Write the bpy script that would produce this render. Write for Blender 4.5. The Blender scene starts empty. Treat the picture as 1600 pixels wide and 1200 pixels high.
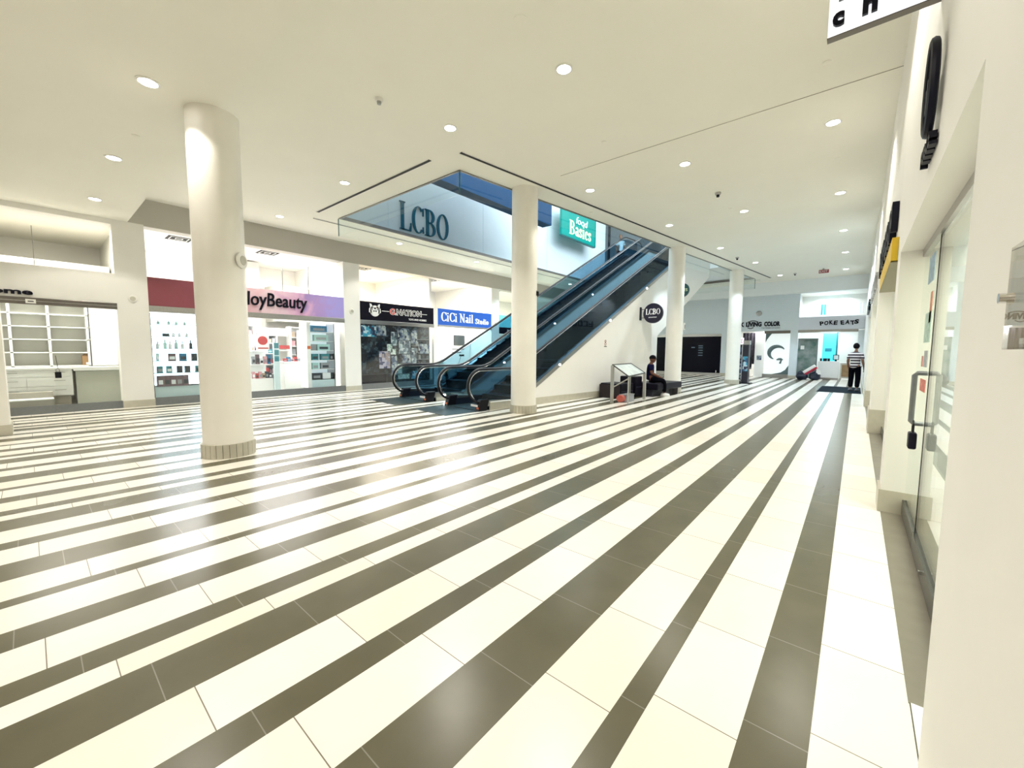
import bpy, bmesh, math, random
from mathutils import Vector, Matrix
from math import sin, cos, pi, radians as rad
random.seed(7)
C = bpy.context.scene.collection
S = bpy.context.scene

# ---------------------------------------------------------------- camera
cam_d = bpy.data.cameras.new('camera'); cam = bpy.data.objects.new('camera', cam_d); C.objects.link(cam)
cam_d.sensor_width = 36; cam_d.lens = 636.5486 * 36 / 1600; cam_d.clip_start = .02; cam_d.clip_end = 200
YAW, PIT, ROL = rad(40.1298), rad(4.72496), rad(.37218)
_f = Vector((-sin(YAW) * cos(PIT), cos(YAW) * cos(PIT), -sin(PIT)))
_r = Vector((cos(YAW), sin(YAW), 0)); _u = _r.cross(_f)
_rr = _r * cos(ROL) + _u * sin(ROL); _uu = _u * cos(ROL) - _r * sin(ROL)
cam.matrix_world = Matrix(((_rr.x, _uu.x, -_f.x, 0), (_rr.y, _uu.y, -_f.y, 0), (_rr.z, _uu.z, -_f.z, 1.403), (0, 0, 0, 1)))
S.camera = cam
# ---------------------------------------------------------------- world, exposure
S.view_settings.view_transform = 'Standard'; S.view_settings.look = 'None'
S.view_settings.gamma = 1; S.view_settings.use_curve_mapping = False
S.view_settings.exposure = 0.88
wd = bpy.data.worlds.new('world'); S.world = wd; wd.use_nodes = True
wd.node_tree.nodes['Background'].inputs[0].default_value = (.8, .88, 1, 1)
wd.node_tree.nodes['Background'].inputs[1].default_value = .25
LAMP_W = 85          # one downlight
SHOP_W = .8         # multiplier of the shop lights
def area(name, loc, size, watts, col=(1, 1, 1), rot=(0, 0, 0), sy=None, parent=None, spread=None, disk=False):
    l = bpy.data.lights.new(name, 'AREA'); l.energy = watts; l.color = col; l.size = size
    if disk: l.shape = 'DISK'
    if sy: l.shape = 'RECTANGLE'; l.size_y = sy
    if spread: l.spread = spread
    o = bpy.data.objects.new(name, l); C.objects.link(o); o.location = loc; o.rotation_euler = rot
    if parent: o.parent = parent; o.location = Vector(loc) - wl(parent)
    return o
# upper hall: cool area lights added out of view to light its wall and opening
area('upper_hall_fill', (-7.2, 11, 10.6), 6, 1250, (.80, .93, 1), (0, rad(25), 0), sy=20)
area('upper_hall_fill', (-5.2, 12, 9.0), 3, 430, (.80, .93, 1), (0, rad(75), 0), sy=18)

# ---------------------------------------------------------------- materials
def nd(t, k, **kw):
    n = t.nodes.new(k)
    for a, b in kw.items(): setattr(n, a, b)
    return n
MATS = {}
def pm(name, col, rough=.5, metal=0, spec=.5, var=.0, scale=6, bump=0, emit=0, ecol=None):
    m = bpy.data.materials.new(name); m.use_nodes = True; t = m.node_tree; b = t.nodes['Principled BSDF']
    b.inputs['Roughness'].default_value = rough; b.inputs['Metallic'].default_value = metal
    b.inputs['Specular IOR Level'].default_value = spec
    if emit:
        b.inputs['Emission Color'].default_value = (*(ecol or col), 1); b.inputs['Emission Strength'].default_value = emit
    tc = nd(t, 'ShaderNodeTexCoord'); nz = nd(t, 'ShaderNodeTexNoise'); nz.inputs['Scale'].default_value = scale
    nz.inputs['Detail'].default_value = 4
    t.links.new(tc.outputs['Object'], nz.inputs['Vector'])
    r = nd(t, 'ShaderNodeValToRGB'); v = max(var, .01)
    r.color_ramp.elements[0].color = (*[max(0, c * (1 - v)) for c in col], 1); r.color_ramp.elements[0].position = .3
    r.color_ramp.elements[1].color = (*[min(1, c * (1 + v)) for c in col], 1); r.color_ramp.elements[1].position = .7
    t.links.new(nz.outputs['Fac'], r.inputs['Fac']); t.links.new(r.outputs['Color'], b.inputs['Base Color'])
    if bump:
        bp = nd(t, 'ShaderNodeBump'); bp.inputs['Strength'].default_value = bump; bp.inputs['Distance'].default_value = .01
        n2 = nd(t, 'ShaderNodeTexNoise'); n2.inputs['Scale'].default_value = scale * 12
        t.links.new(tc.outputs['Object'], n2.inputs['Vector']); t.links.new(n2.outputs['Fac'], bp.inputs['Height'])
        t.links.new(bp.outputs['Normal'], b.inputs['Normal'])
    MATS[name] = m; return m
def glassm(name, tint, ior=1.5, rough=0.0, body=0.0):
    m = bpy.data.materials.new(name); m.use_nodes = True; t = m.node_tree; t.nodes.remove(t.nodes['Principled BSDF'])
    out = t.nodes['Material Output']; tr = nd(t, 'ShaderNodeBsdfTransparent'); gl = nd(t, 'ShaderNodeBsdfGlossy')
    tr.inputs[0].default_value = (*tint, 1); gl.inputs['Roughness'].default_value = rough; gl.inputs[0].default_value = (1, 1, 1, 1)
    ge = nd(t, 'ShaderNodeNewGeometry'); m1 = nd(t, 'ShaderNodeMath', operation='MULTIPLY_ADD'); m1.inputs[1].default_value = -2; m1.inputs[2].default_value = 1
    t.links.new(ge.outputs['Backfacing'], m1.inputs[0]); m2 = nd(t, 'ShaderNodeMath', operation='POWER'); m2.inputs[0].default_value = ior; t.links.new(m1.outputs[0], m2.inputs[1])
    fr = nd(t, 'ShaderNodeFresnel'); t.links.new(m2.outputs[0], fr.inputs[0]); mx = nd(t, 'ShaderNodeMixShader')
    t.links.new(fr.outputs[0], mx.inputs[0]); t.links.new(tr.outputs[0], mx.inputs[1]); t.links.new(gl.outputs[0], mx.inputs[2])
    t.links.new(mx.outputs[0], out.inputs[0]); MATS[name] = m; return m
def patchm(name, cols, scale, rough=.4, emit=0, vor=True, metric='CHEBYCHEV'):
    """printed matter: irregular patches of several inks"""
    m = bpy.data.materials.new(name); m.use_nodes = True; t = m.node_tree; b = t.nodes['Principled BSDF']; b.inputs['Roughness'].default_value = rough
    tc = nd(t, 'ShaderNodeTexCoord'); v = nd(t, 'ShaderNodeTexVoronoi' if vor else 'ShaderNodeTexNoise'); v.inputs['Scale'].default_value = scale
    t.links.new(tc.outputs['Object'], v.inputs['Vector'])
    r = nd(t, 'ShaderNodeValToRGB')
    if vor:
        v.distance = metric; sp = nd(t, 'ShaderNodeSeparateColor'); t.links.new(v.outputs['Color'], sp.inputs[0]); t.links.new(sp.outputs[0], r.inputs[0]); r.color_ramp.interpolation = 'CONSTANT'
    else:
        v.inputs['Detail'].default_value = 5; t.links.new(v.outputs['Fac'], r.inputs[0])
    e = r.color_ramp.elements; n = len(cols); lo, hi = (0, 1) if vor else (.3, .7)
    e.remove(e[1]); e[0].position = lo; e[0].color = (*cols[0], 1)
    for i, c in enumerate(cols[1:], 1): q_ = e.new(lo + (hi - lo) * i / (n if vor else n - 1)); q_.color = (*c, 1)
    t.links.new(r.outputs[0], b.inputs['Base Color'])
    if emit: t.links.new(r.outputs[0], b.inputs['Emission Color']); b.inputs['Emission Strength'].default_value = emit
    MATS[name] = m; return m

WALL = pm('wall_paint', (.86, .84, .79), .6, var=.015, scale=2, bump=.04)
CEIL = pm('ceiling_paint', (.88, .86, .765), .8, var=.01, scale=1.2, bump=.05)
BEAM = pm('bulkhead_paint', (.80, .83, .84), .7, var=.01, scale=2); TAUPE = pm('taupe_bulkhead', (.50, .475, .42), .7, var=.01, scale=2)  # left bulkhead has a darker tone than the walls and far bulkhead
COLP = pm('column_paint', (.87, .84, .765), .45, var=.02, scale=3, bump=.04)
TILE_B = pm('base_tile', (.52, .485, .39), .4, var=.06, scale=9)
GROUT = pm('grout_dark', (.14, .12, .09), .8)
WHITE = pm('white_laminate', (.86, .86, .84), .35)
SHOPW = pm('shop_wall_paint', (.86, .85, .80), .6)
STEEL = pm('brushed_steel', (.42, .41, .40), .28, metal=1, var=.05, scale=30)
RAILM = pm('door_rail_steel', (.20, .21, .22), .35, metal=.6, var=.05, scale=30)
BRONZE = pm('bronze_rail_metal', (.17, .155, .14), .3, metal=1, var=.05, scale=20)
CHROME = pm('chrome', (.72, .72, .72), .12, metal=1)
BLACK = pm('black_plastic', (.004, .004, .007), .4, spec=.25)
RUBBER = pm('handrail_rubber', (.006, .006, .009), .35, spec=.25)
DARKM = pm('dark_metal', (.012, .015, .022), .3, metal=.6, var=.1)
NAVY = pm('navy_black_letter', (.004, .004, .012), .4, spec=.2)
VENTM = pm('vent_dark', (.02, .018, .016), .7)
GLASS = glassm('clear_glass', (.97, .99, .985), 1.36)
GLASST = glassm('teal_glass', (.46, .60, .68), 1.3)
GLASSD = glassm('door_glass', (.86, .91, .89), 1.5)
LEATH = pm('black_leather', (.004, .003, .009), .45, spec=.18, bump=.1, scale=14)
EMW = pm('lamp_diffuser', (1, .98, .94), .5, emit=14)
RING = pm('lamp_trim', (.82, .80, .74), .4)
CEILW = pm('shop_ceiling_paint', (.88, .87, .82), .7)
DISPB = pm('display_light_panel', (.86, .95, 1), .4, emit=2.3, ecol=(.70, .88, 1))
SHELFG = pm('shelf_white', (.42, .52, .55), .3)

# floor: stripes of 200/100/300/150 mm dark tile between 300 mm and 150 mm pale tile, 600 mm long
def floor_mat():
    m = bpy.data.materials.new('striped_floor_tile'); m.use_nodes = True; t = m.node_tree; b = t.nodes['Principled BSDF']; L = t.links.new
    tc = nd(t, 'ShaderNodeTexCoord'); sx = nd(t, 'ShaderNodeSeparateXYZ'); L(tc.outputs['Object'], sx.inputs[0])
    def math_(op, a, b_=None, c=None):
        n = nd(t, 'ShaderNodeMath', operation=op)
        for i, v in enumerate((a, b_, c)):
            if v is None: continue
            if isinstance(v, (int, float)): n.inputs[i].default_value = v
            else: L(v, n.inputs[i])
        return n.outputs[0]
    Wd = [.2, .1, .3, .15, .3, .15]; Wh = [.3, .3, .3, .3, .15, .3]; per = sum(Wd) + sum(Wh) + .024
    q = math_('SUBTRACT', -.049, sx.outputs[0]); q = math_('DIVIDE', q, per); q = math_('FRACT', q)
    r1 = nd(t, 'ShaderNodeValToRGB'); r1.color_ramp.interpolation = 'CONSTANT'
    r2 = nd(t, 'ShaderNodeValToRGB'); r2.color_ramp.interpolation = 'CONSTANT'
    pos = [0]; x = 0; kinds = []; offs = []; edges = []
    dof = [.479, .274, .075, .479, .274, .075]; wof = [.366, .171, .574, .366, .176, .577]
    for i in range(6):
        kinds.append((x / per, 0, dof[i])); edges.append(x / per); x += Wd[i] + .002
        kinds.append((x / per, 1, wof[i])); edges.append(x / per); x += Wh[i] + .002
    for r, k in ((r1, 1), (r2, 2)):
        e = r.color_ramp.elements
        e.remove(e[1]); e[0].position = 0; v = kinds[0][k]; e[0].color = (v, v, v, 1)
        for kk in kinds[1:]: q_ = e.new(kk[0]); v = kk[k]; q_.color = (v, v, v, 1)
    L(q, r1.inputs[0]); L(q, r2.inputs[0])
    mask = r1.outputs['Color']; off = r2.outputs['Color']
    yy = math_('SUBTRACT', sx.outputs[1], off); yy = math_('DIVIDE', yy, .604); fy = math_('FRACT', yy); ty = math_('FLOOR', yy)
    g = math_('MINIMUM', fy, math_('SUBTRACT', 1.0, fy)); grout = math_('LESS_THAN', g, .0036)
    # tile id noise
    cx = nd(t, 'ShaderNodeCombineXYZ'); L(ty, cx.inputs[1]); L(off, cx.inputs[0])
    pf = math_('FLOOR', math_('DIVIDE', math_('SUBTRACT', -.049, sx.outputs[0]), per)); L(pf, cx.inputs[2])
    wn = nd(t, 'ShaderNodeTexWhiteNoise', noise_dimensions='3D'); L(cx.outputs[0], wn.inputs['Vector'])
    nz = nd(t, 'ShaderNodeTexNoise'); nz.inputs['Scale'].default_value = 3.5; nz.inputs['Detail'].default_value = 6; L(tc.outputs['Object'], nz.inputs['Vector'])
    def mix(f, a, b_):
        n = nd(t, 'ShaderNodeMix', data_type='RGBA')
        for i, v in ((0, f), (6, a), (7, b_)):
            if isinstance(v, tuple): n.inputs[i].default_value = (*v, 1)
            elif isinstance(v, float): n.inputs[i].default_value = v
            else: L(v, n.inputs[i])
        return n.outputs[2]
    pale = mix(wn.outputs['Value'], (.80, .765, .68), (.88, .86, .80))
    pale = mix(math_('MULTIPLY', nz.outputs['Fac'], .35), pale, (.70, .63, .53))
    dark = mix(nz.outputs['Fac'], (.082, .074, .043), (.128, .116, .072))
    col = mix(mask, dark, pale)
    gcol = mix(mask, (.22, .20, .16), (.20, .17, .13))
    col = mix(grout, col, gcol); L(col, b.inputs['Base Color'])
    b.inputs['Roughness'].default_value = .3; b.inputs['Specular IOR Level'].default_value = .5
    b.inputs['Roughness'].default_value = .26; b.inputs['Specular IOR Level'].default_value = .38
    return m
FLOOR = floor_mat()

# ---------------------------------------------------------------- builders
def wl(o):
    v = Vector((0, 0, 0))
    while o: v = v + Vector(o.location); o = o.parent
    return v
I4 = Matrix.Identity(4)
class MB:
    def __init__(s, T=I4): s.bm = bmesh.new(); s.T = T
    def verts(s, pts): return [s.bm.verts.new(s.T @ Vector(p)) for p in pts]
    def face(s, pts):
        try: return s.bm.faces.new(s.verts(pts))
        except ValueError: pass
    def box(s, x0, x1, y0, y1, z0, z1):
        v = s.verts([(x, y, z) for z in (z0, z1) for y in (y0, y1) for x in (x0, x1)])
        for f in ((0, 2, 3, 1), (4, 5, 7, 6), (0, 1, 5, 4), (2, 6, 7, 3), (0, 4, 6, 2), (1, 3, 7, 5)): s.bm.faces.new([v[i] for i in f])
        return s
    def prism(s, poly, a, b, axis='x'):
        """polygon swept from a to b: axis x takes (y,z), y takes (x,z), z takes (x,y)"""
        f = {'x': lambda p, h: (h, p[0], p[1]), 'y': lambda p, h: (p[0], h, p[1]), 'z': lambda p, h: (p[0], p[1], h)}[axis]
        A = s.verts([f(p, a) for p in poly]); B = s.verts([f(p, b) for p in poly]); n = len(poly)
        s.bm.faces.new(A); s.bm.faces.new(B[::-1])
        for i in range(n): s.bm.faces.new([A[i], B[i], B[(i + 1) % n], A[(i + 1) % n]])
        return s
    def cyl(s, c, r, h, n=24, axis='z', r2=None, a0=0, cap=True):
        r2 = r if r2 is None else r2; c = Vector(c)
        ex, ey, ez = {'z': ((1, 0, 0), (0, 1, 0), (0, 0, 1)), 'x': ((0, 1, 0), (0, 0, 1), (1, 0, 0)), 'y': ((0, 0, 1), (1, 0, 0), (0, 1, 0))}[axis]
        ex, ey, ez = map(Vector, (ex, ey, ez))
        A = s.verts([c + ex * r * cos(2 * pi * i / n) + ey * r * sin(2 * pi * i / n) for i in range(n)])
        B = s.verts([c + ez * h + ex * r2 * cos(2 * pi * i / n) + ey * r2 * sin(2 * pi * i / n) for i in range(n)])
        if cap: s.bm.faces.new(A[::-1]); s.bm.faces.new(B)
        for i in range(n): s.bm.faces.new([A[i], A[(i + 1) % n], B[(i + 1) % n], B[i]])
        return s
    def bar(s, a, b, w, h=None):
        a, b = Vector(a), Vector(b); h = h or w; d = (b - a).normalized(); up = Vector((0, 0, 1)) if abs(d.z) < .95 else Vector((0, 1, 0))
        r = d.cross(up).normalized() * w / 2; u = r.cross(d).normalized() * h / 2
        A = s.verts([a + r + u, a - r + u, a - r - u, a + r - u]); B = s.verts([b + r + u, b - r + u, b - r - u, b + r - u])
        s.bm.faces.new(A); s.bm.faces.new(B[::-1])
        for i in range(4): s.bm.faces.new([A[i], B[i], B[(i + 1) % 4], A[(i + 1) % 4]])
        return s
    def tube(s, pts, r, n=10, ry=None, closed=False):
        pts = [Vector(p) for p in pts]; rings = []; ry = ry or r; m = len(pts)
        prev = None
        for i, p in enumerate(pts):
            d = (pts[(i + 1) % m] - pts[i - 1]) if closed or 0 < i < m - 1 else (pts[1] - pts[0] if i == 0 else pts[-1] - pts[-2])
            d.normalize()
            if prev is None:
                up = Vector((1, 0, 0)) if abs(d.x) < .9 else Vector((0, 0, 1)); a = (up - d * up.dot(d)).normalized()
            else: a = (prev - d * prev.dot(d)).normalized()
            prev = a; b = d.cross(a)
            rr = r[i] if isinstance(r, (list, tuple)) else r; rb = rr if isinstance(r, (list, tuple)) else ry
            rings.append(s.verts([p + a * rr * cos(2 * pi * k / n) + b * rb * sin(2 * pi * k / n) for k in range(n)]))
        for i in range(m if closed else m - 1):
            A, B = rings[i], rings[(i + 1) % m]
            for k in range(n): s.bm.faces.new([A[k], A[(k + 1) % n], B[(k + 1) % n], B[k]])
        if not closed: s.bm.faces.new(rings[0][::-1]); s.bm.faces.new(rings[-1])
        return s
    def lathe(s, c, prof, n=32):
        c = Vector(c); rings = [s.verts([c + Vector((r * cos(2 * pi * i / n), r * sin(2 * pi * i / n), z)) for i in range(n)]) for r, z in prof]
        for A, B in zip(rings, rings[1:]):
            for i in range(n): s.bm.faces.new([A[i], A[(i + 1) % n], B[(i + 1) % n], B[i]])
        return s
    def sphere(s, c, rx, ry=None, rz=None, n=14):
        ry = ry or rx; rz = rz or rx; g = bmesh.ops.create_uvsphere(s.bm, u_segments=n, v_segments=n // 2 + 1, radius=1)
        for v in g['verts']: v.co = s.T @ Vector((c[0] + v.co.x * rx, c[1] + v.co.y * ry, c[2] + v.co.z * rz))
        return s
    def build(s, name, mat, parent=None, smooth=False, bevel=0, label=None, cat=None, group=None, kind=None, origin=None, segs=2):
        bmesh.ops.recalc_face_normals(s.bm, faces=s.bm.faces)
        me = bpy.data.meshes.new(name)
        if parent: org = wl(parent)
        elif origin: org = Vector(origin)
        else:
            xs = [v.co for v in s.bm.verts]; org = Vector(((min(v.x for v in xs) + max(v.x for v in xs)) / 2, (min(v.y for v in xs) + max(v.y for v in xs)) / 2, min(v.z for v in xs)))
            if kind == 'structure': org = Vector((0, 0, 0))
        bmesh.ops.translate(s.bm, verts=s.bm.verts, vec=-org)
        s.bm.to_mesh(me); s.bm.free()
        for m in (mat if isinstance(mat, (list, tuple)) else [mat]): me.materials.append(m)
        if smooth:
            me.polygons.foreach_set('use_smooth', [True] * len(me.polygons)); me.set_sharp_from_angle(angle=rad(40))
        o = bpy.data.objects.new(name, me); C.objects.link(o)
        if parent: o.parent = parent
        else: o.location = org
        if bevel:
            b = o.modifiers.new('bevel', 'BEVEL'); b.width = bevel; b.segments = segs; b.limit_method = 'ANGLE'
        tag(o, label, cat, group, kind); return o
def tag(o, label=None, cat=None, group=None, kind=None):
    if label: o['label'] = label
    if cat: o['category'] = cat
    if group: o['group'] = group
    if kind: o['kind'] = kind
    return o
def thing(name, label, cat, loc=(0, 0, 0), group=None, kind=None):
    o = bpy.data.objects.new(name, None); o.empty_display_size = .1; C.objects.link(o); o.location = loc
    return tag(o, label, cat, group, kind)
def dup(root, loc, label=None, group=None):
    r = root.copy(); C.objects.link(r); r.location = loc
    if label: r['label'] = label
    if group: r['group'] = group
    for ch in list(root.children):
        c = ch.copy(); C.objects.link(c); c.parent = r
        for g in list(ch.children):
            d = g.copy(); C.objects.link(d); d.parent = c
    return r
def frame(o, xd, tilt=0):
    """letters: x runs along xd, y up, out of the wall = xd x z"""
    x = Vector(xd).normalized(); z = Vector((0, 0, 1)); n = x.cross(z)
    return Matrix(((x.x, z.x, n.x, o[0]), (x.y, z.y, n.y, o[1]), (x.z, z.z, n.z, o[2]), (0, 0, 0, 1)))
def text(body, o, xd, width, height, depth, mat, name='lettering', parent=None, bold=0, shear=0, align='LEFT', **kw):
    cu = bpy.data.curves.new('t', 'FONT'); cu.body = body; cu.size = 1; cu.extrude = .1; cu.offset = bold; cu.shear = shear; cu.resolution_u = 3
    ob = bpy.data.objects.new('t', cu); C.objects.link(ob)
    bpy.context.view_layer.update(); me = bpy.data.meshes.new_from_object(ob.evaluated_get(bpy.context.evaluated_depsgraph_get()))
    bpy.data.objects.remove(ob); bpy.data.curves.remove(cu)
    m = MB(); m.bm.from_mesh(me); bpy.data.meshes.remove(me)
    vs = m.bm.verts; x0 = min(v.co.x for v in vs); x1 = max(v.co.x for v in vs); y0 = min(v.co.y for v in vs); y1 = max(v.co.y for v in vs)
    F = frame(o, xd)
    for v in vs: v.co = F @ Vector(((v.co.x - x0) / (x1 - x0) * width, (v.co.y - y0) / (y1 - y0) * height, depth / 2 + v.co.z * depth * 5))
    return m.build(name, mat, parent, **kw)
def blocks(o, xd, width, height, depth, mat, n, name='lettering', parent=None, seed=1):
    """illegible raised characters: upright strokes joined by short bars"""
    rn = random.Random(seed); m = MB(frame(o, xd)); w = width / n
    for k in range(n):
        x = k * w; st = w * .2; m.box(x, x + st, 0, height, 0, depth)
        for y in rn.sample((0, .4, .8), 2): m.box(x + st, x + w * .72, y * height, y * height + height * .2, 0, depth)
        if rn.random() < .5: m.box(x + w * .6, x + w * .78, height * .2, height * .8, 0, depth)
    return m.build(name, mat, parent)
# a small high-contrast roman alphabet: stems (v), hairlines (h), bowls (a) and diagonals (d)
SER = {
 'L': (.72, ['v .22 0 1 .16', 'h .06 .38 .98 .04', 'h .06 .70 .02 .04', 'd .70 0 .72 .30 .05', 'd .64 .02 .71 .2 .07']),
 'C': (.82, ['a .46 .5 .38 .5 45 315', 'd .76 .68 .76 .97 .05', 'd .78 .05 .76 .28 .05']),
 'B': (.80, ['v .22 0 1 .16', 'a .36 .745 .32 .255 -90 90', 'a .36 .265 .38 .265 -90 90', 'h .05 .40 .98 .04', 'h .05 .40 .02 .04', 'h .2 .40 .51 .04']),
 'O': (.88, ['a .44 .5 .40 .5 0 360']),
 'N': (.92, ['v .2 0 1 .05', 'v .72 0 1 .05', 'd .16 1 .74 0 .15', 'h .02 .30 .98 .04', 'h .58 .86 .98 .04', 'h .08 .32 .02 .04']),
 'S': (.62, ['a .31 .75 .24 .25 30 270', 'a .31 .25 .26 .25 -150 90', 'd .53 .68 .53 .95 .05', 'd .07 .05 .07 .32 .05']),
 'i': (.36, ['v .18 0 .66 .13', 'h .04 .32 .02 .04', 'h .06 .2 .65 .04', 'v .18 .80 .94 .13']),
 'a': (.54, ['v .40 .0 .5 .12', 'a .25 .47 .17 .19 10 160', 'a .25 .18 .2 .18 60 330', 'h .38 .54 .02 .05']),
 'l': (.36, ['v .18 0 1 .13', 'h .04 .32 .02 .04', 'h .06 .2 .98 .04']),
 't': (.42, ['v .2 .06 .88 .12', 'h .04 .38 .64 .05', 'a .30 .12 .12 .12 180 300']),
 'u': (.60, ['v .16 .1 .66 .12', 'v .44 0 .66 .12', 'h .04 .2 .65 .04', 'h .32 .48 .65 .04', 'a .28 .15 .13 .15 180 350', 'h .44 .58 .02 .04']),
 'd': (.58, ['v .42 0 1 .12', 'a .27 .33 .20 .33 60 300', 'h .30 .46 .98 .04', 'h .42 .56 .02 .04']),
 'o': (.56, ['a .28 .33 .23 .33 0 360']),
 'c': (.50, ['a .28 .33 .23 .33 50 310', 'v .42 .42 .54 .09']),
 's': (.46, ['a .23 .49 .17 .17 30 270', 'a .23 .17 .18 .17 -150 90', 'd .38 .44 .38 .62 .04', 'd .06 .04 .06 .22 .04']),
 ' ': (.3, [])}
def serif(body, o, xd, height, depth, mat, name='lettering', parent=None, stretch=1, width=None, **kw):
    W = sum(SER[c][0] for c in body)
    if width: stretch = width / (W * height)
    m = MB(frame(o, xd)); X = 0; k = height
    def P(x, y): return ((X + x) * k * stretch, y * k)
    def pr(poly): m.prism([P(*p) for p in poly], 0, depth, 'z')
    for ch in body:
        wdt, st = SER[ch]
        for s_ in st:
            a = s_.split(); v = [float(q) for q in a[1:]]
            if a[0] == 'v': x, y0, y1, w = v; pr([(x - w / 2, y0), (x + w / 2, y0), (x + w / 2, y1), (x - w / 2, y1)])
            elif a[0] == 'h': x0, x1, y, h = v; pr([(x0, y - h / 2), (x1, y - h / 2), (x1, y + h / 2), (x0, y + h / 2)])
            elif a[0] == 'd': x0, y0, x1, y1, w = v; pr([(x0 - w / 2, y0), (x0 + w / 2, y0), (x1 + w / 2, y1), (x1 - w / 2, y1)])
            else:
                cx, cy, rx, ry, a0, a1 = v; n = max(6, int(abs(a1 - a0) / 15)); tw = .15
                for i in range(n):
                    q = []
                    for aa, inner in ((a0 + (a1 - a0) * i / n, 0), (a0 + (a1 - a0) * (i + 1) / n, 0), (a0 + (a1 - a0) * (i + 1) / n, 1), (a0 + (a1 - a0) * i / n, 1)):
                        r_ = rad(aa); ix, iy = (rx - tw, ry - .04) if inner else (rx, ry)
                        q.append((cx + ix * cos(r_), cy + iy * sin(r_)))
                    pr(q)
        X += wdt
    return m.build(name, mat, parent, **kw)
def struct(m, name, mat, parent=None, **kw): return m.build(name, mat, parent, kind=None if parent else 'structure', **kw)

XW = -13.05                     # face of the left storefront wall
XR = .235                       # face of the right storefront wall
ZC, ZS = 4.9, 4.3               # ceiling and low soffit
# ================================================================ SETTING
struct(MB().box(-17.5, 3.5, -8, 28.5, -.2, 0), 'floor', FLOOR)
# main ceiling with the escalator opening
NR, NL, FL, FR = (-6.113, 5.625), (-10.83, 5.58), (-10.75, 23.25), (-3.93, 22.72)
OUT = [(3.5, 1.66), (XW - .3, 1.66), (XW - .3, 26.4), (3.5, 26.4)]; HOL = [NR, NL, FL, FR]
m = MB()
for z0, z1 in ((4.9, 4.97),):
    for i in range(4):
        j = (i + 1) % 4; a, b, c, d = OUT[i], OUT[j], HOL[j], HOL[i]
        m.prism([a, b, c, d], z0, z1, 'z')
struct(m, 'ceiling', CEIL)
m = MB(); m.box(-17.5, 3.5, -8, 1.66, ZS, ZC + .45); struct(m, 'ceiling_soffit', CEIL)
m = MB()
for i in range(4):
    j = (i + 1) % 4; a, b = Vector(HOL[i]), Vector(HOL[j]); d = (b - a).normalized(); n = Vector((-d.y, d.x)); c = (Vector(NR) + Vector(FL)) / 2
    if n.dot(c - a) < 0: n = -n
    m.prism([a + n * .004, b + n * .004, b + n * .05, a + n * .05], 4.885, 4.97, 'z')
struct(m, 'trim_1', pm('opening_edge_metal', (.22, .2, .18), .4, metal=.7))
# thin joint in the ceiling board
m = MB(); m.box(-4.75, XR, 7.1, 7.108, 4.894, 4.9005); struct(m, 'trim_2', pm('ceiling_joint', (.42, .39, .32), .9))
# right storefront wall
m = MB()
m.box(XR, 3.4, -8, 1.83, 0, ZC); m.box(XR, .62, 1.83, 4.8, 2.25, ZC); m.box(XR, .62, 4.8, 5.12, 0, ZC)
m.box(XR, .62, 5.12, 9.4, 2.45, ZC); m.box(XR, .62, 9.4, 10.1, 0, ZC); m.box(XR, .62, 10.1, 14.0, 2.6, ZC)
m.box(XR, .62, 14.0, 14.6, 0, ZC); m.box(XR, .62, 14.6, 18.4, 2.6, ZC); m.box(XR, .62, 18.4, 26.2, 0, ZC)
struct(m, 'wall_right', WALL)
m = MB(); m.box(XR - .012, XR, -8, 1.52, 0.0, 4.3); struct(m, 'trim_3', WALL)
m = MB()
m.box(XR - .018, .43, 4.79, 5.13, 0, .2); m.box(XR - .02, .45, 9.38, 10.12, 0, .42); m.box(XR - .02, .45, 13.98, 14.62, 0, .42); m.box(XR - .02, XR, 18.4, 26.1, 0, .2)
struct(m, 'baseboard_right', TILE_B)
m = MB(); m.box(XR + .012, .36, 1.83, 2.2, 0, .006); struct(m, 'baseboard_near', pm('white_baseboard', (.85, .86, .86), .3))
m = MB()
for a, b in ((2.2, 4.8), (5.12, 9.4), (10.1, 14), (14.6, 18.4)): m.box(XR + .005, .62, a, b, 0, .004)
struct(m, 'trim_4', pm('recess_floor_tile', (.21, .19, .145), .35, var=.1))
# shop behind the right doors
m = MB(); m.box(1.9, 2.0, 1.83, 26, 0, 4.3); m.box(.62, 3.4, 5.0, 5.1, 0, 4.3); m.box(.62, 2.0, 1.83, 26, 4.3, 4.4); struct(m, 'wall_right_shop', SHOPW)
# back and side walls of the hall out of frame
m = MB(); m.box(-17.5, 3.5, -8.2, -8, 0, ZC); struct(m, 'wall_back', WALL)
# left storefront wall: bulkhead, piers
m = MB()
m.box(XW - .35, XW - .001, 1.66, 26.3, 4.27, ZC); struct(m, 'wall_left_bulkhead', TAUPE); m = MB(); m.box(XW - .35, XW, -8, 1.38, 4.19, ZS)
m.box(XW - .35, XW, 1.38, 1.94, 0, 4.3); m.box(XW - .35, XW, 6.83, 7.4, 0, 4.27); m.box(XW - .35, XW, 13.97, 14.5, 0, 4.27)
m.box(XW - .35, XW, 21.0, 21.6, 0, 4.27)
m.box(XW - .12, XW, -8, 1.38, 2.42, 3.09); m.box(XW - .12, XW, -8, -.45, 0, 2.42)
m.box(XW - .12, XW, 10.575, 10.79, 0, 3.07)
struct(m, 'wall_left', WALL)
m = MB()
for a, b in ((1.375, 1.945), (6.825, 7.405), (13.965, 14.505), (20.99, 21.61)): m.box(XW - .36, XW + .02, a, b, 0, .16)
struct(m, 'baseboard_left', TILE_B)
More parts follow.
